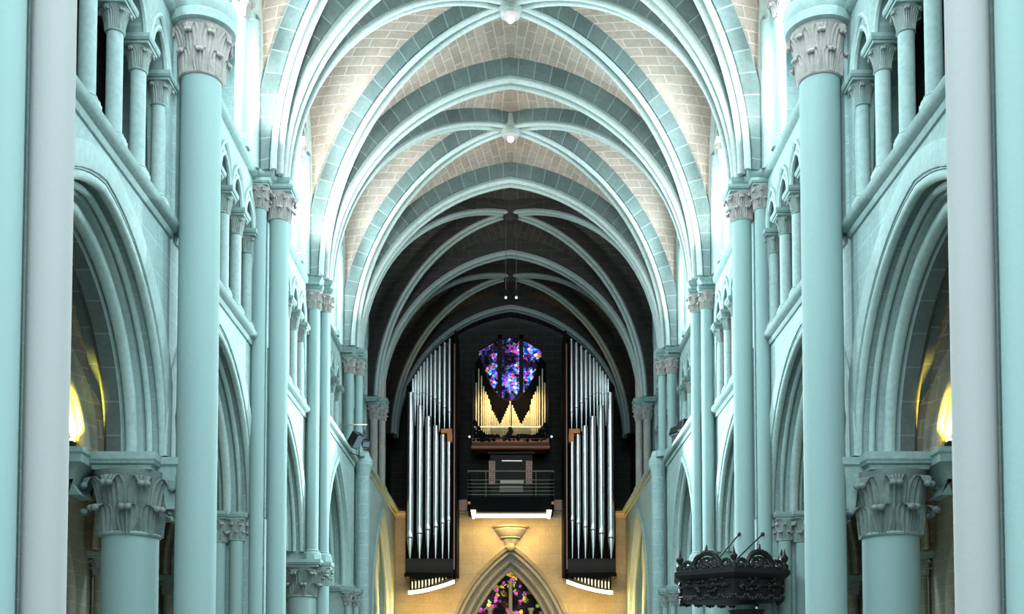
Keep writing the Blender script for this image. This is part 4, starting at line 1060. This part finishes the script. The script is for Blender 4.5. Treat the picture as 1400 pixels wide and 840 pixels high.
# daylight through the upper windows
for s in (-1, 1):
    for b in (2, 3, 4, 5):
        light('AREA', 'daylight', (s*5.85, (b+.5)*L, E+12.6), 520, DAY, aim=(-s*5, (b+.5)*L-2.5, 7.5), shape='RECTANGLE', size=1.3, size_y=3.2)
    light('SPOT', 'ledge_floodlight_beam', (s*4.15, 5.84*L, STR+.45), 6000, COOL, aim=(-s*5, 3.2*L, E+7.5), spot_size=math.radians(100), spot_blend=.7, shadow_soft_size=.2)
# daylight from the crossing and choir windows behind the camera
light('AREA', 'choir_daylight', (0, -6, 12), 2000, COOL, aim=(0, 24, 8), shape='RECTANGLE', size=10, size_y=12)
light('AREA', 'crossing_lantern', (0, 3, 21), 1100, COOL, aim=(0, 20, 3), shape='RECTANGLE', size=7, size_y=7)
# floodlights aimed at the vault
for s in (-1, 1):
    for y, e in ((4.66*L, 330), (5.6*L, 115), (3.7*L, 280)):
        light('SPOT', 'vault_floodlight', (s*4.35, y-.3, E+10.3), e*(1.6 if s < 0 else .9), (1, .95, .88), aim=(s*3.5, y+2.9, E+14.2), spot_size=math.radians(80), spot_blend=.8, shadow_soft_size=.15)
# aisle lamps
for s in (-1, 1):
    for k, e in ((3, 150), (4, 110)):
        y = k*L
        t = thing('aisle_uplight', 'glowing yellow uplight on the aisle side capital of the %s pier, %s' % (ORD[k-1], SIDE[s]), 'lamp', (s*6.22, y-.68, HS+.0), 'aisle uplights')
        MB().slab(-.10, .10, -.06, .06, [(0, 0), (.01, .03), (0, .10)]).build('housing', 'iron', t)
        MB().box(-.09, .09, -.05, .05, .10, .13).build('lens', 'warmbulb', t)
        light('SPOT', 'aisle_uplight_beam', (s*6.32, y-.78, HS+.20), e*1.6, (1, .78, .10) if s < 0 else (1, .60, .07), aim=(s*6.12, y, HS+.9), spot_size=math.radians(85), spot_blend=.5, shadow_soft_size=.06)
        light('POINT', 'aisle_glow', (s*7.9, y+1.2, HS+.4), 16, (1, .75, .3), shadow_soft_size=.3)
for s in (-1, 1):
    light('SPOT', 'side_arch_uplight', (s*3.8, 7.52*L, E+2.0), 600, (1, .52, .12), aim=(s*4.5, 7.35*L, E+4.5), spot_size=math.radians(95), spot_blend=.7, shadow_soft_size=.08)
# warm strips at the organ, plus an added case spot
light('AREA', 'balcony_strip_light', (0, YBc+.1, BZ(707.5)), 62, GOLD, aim=(0, YW+.3, 4), shape='RECTANGLE', size=3.0, size_y=.12)
for s in (-1, 1):
    light('AREA', 'organ_tray_light', (s*2.85, YT-.35, PZ(818)), 38, GOLD, aim=(s*3.0, YW+.2, 3.2), shape='RECTANGLE', size=1.5, size_y=.12)
    light('SPOT', 'organ_case_fill', (s*1.3, YC-2.2, CZ(535)), 110, (1, .66, .28), aim=(s*.4, YC, CZ(560)), spot_size=math.radians(60), spot_blend=.7, shadow_soft_size=.1)  # added to brighten the gilded pipes, no fixture modelled here
w = bpy.data.worlds.new('world'); bpy.context.scene.world = w; w.use_nodes = True
w.node_tree.nodes['Background'].inputs[0].default_value = (.70, .93, 1, 1); w.node_tree.nodes['Background'].inputs[1].default_value = .3

# ------------------------------------------------------------------ camera
th = math.atan(.045)
cam = bpy.data.cameras.new('camera'); co = bpy.data.objects.new('camera', cam); C.objects.link(co)
co.location = (0, 0, E); co.rotation_euler = (PI/2 + th, 0, 0)
cam.sensor_width = 36; cam.lens = 36*1496.7/1400
cam.shift_x = 2/1400
cam.shift_y = ((950 - 1496.7*math.tan(th)) - 420)/1400
cam.clip_end = 200
sc = bpy.context.scene; sc.camera = co
sc.view_settings.view_transform = 'Standard'; sc.view_settings.look = 'None'; sc.view_settings.gamma = 1; sc.view_settings.use_curve_mapping = False
sc.view_settings.exposure = 1.22
sc.cycles.max_bounces = 6; sc.cycles.diffuse_bounces = 4
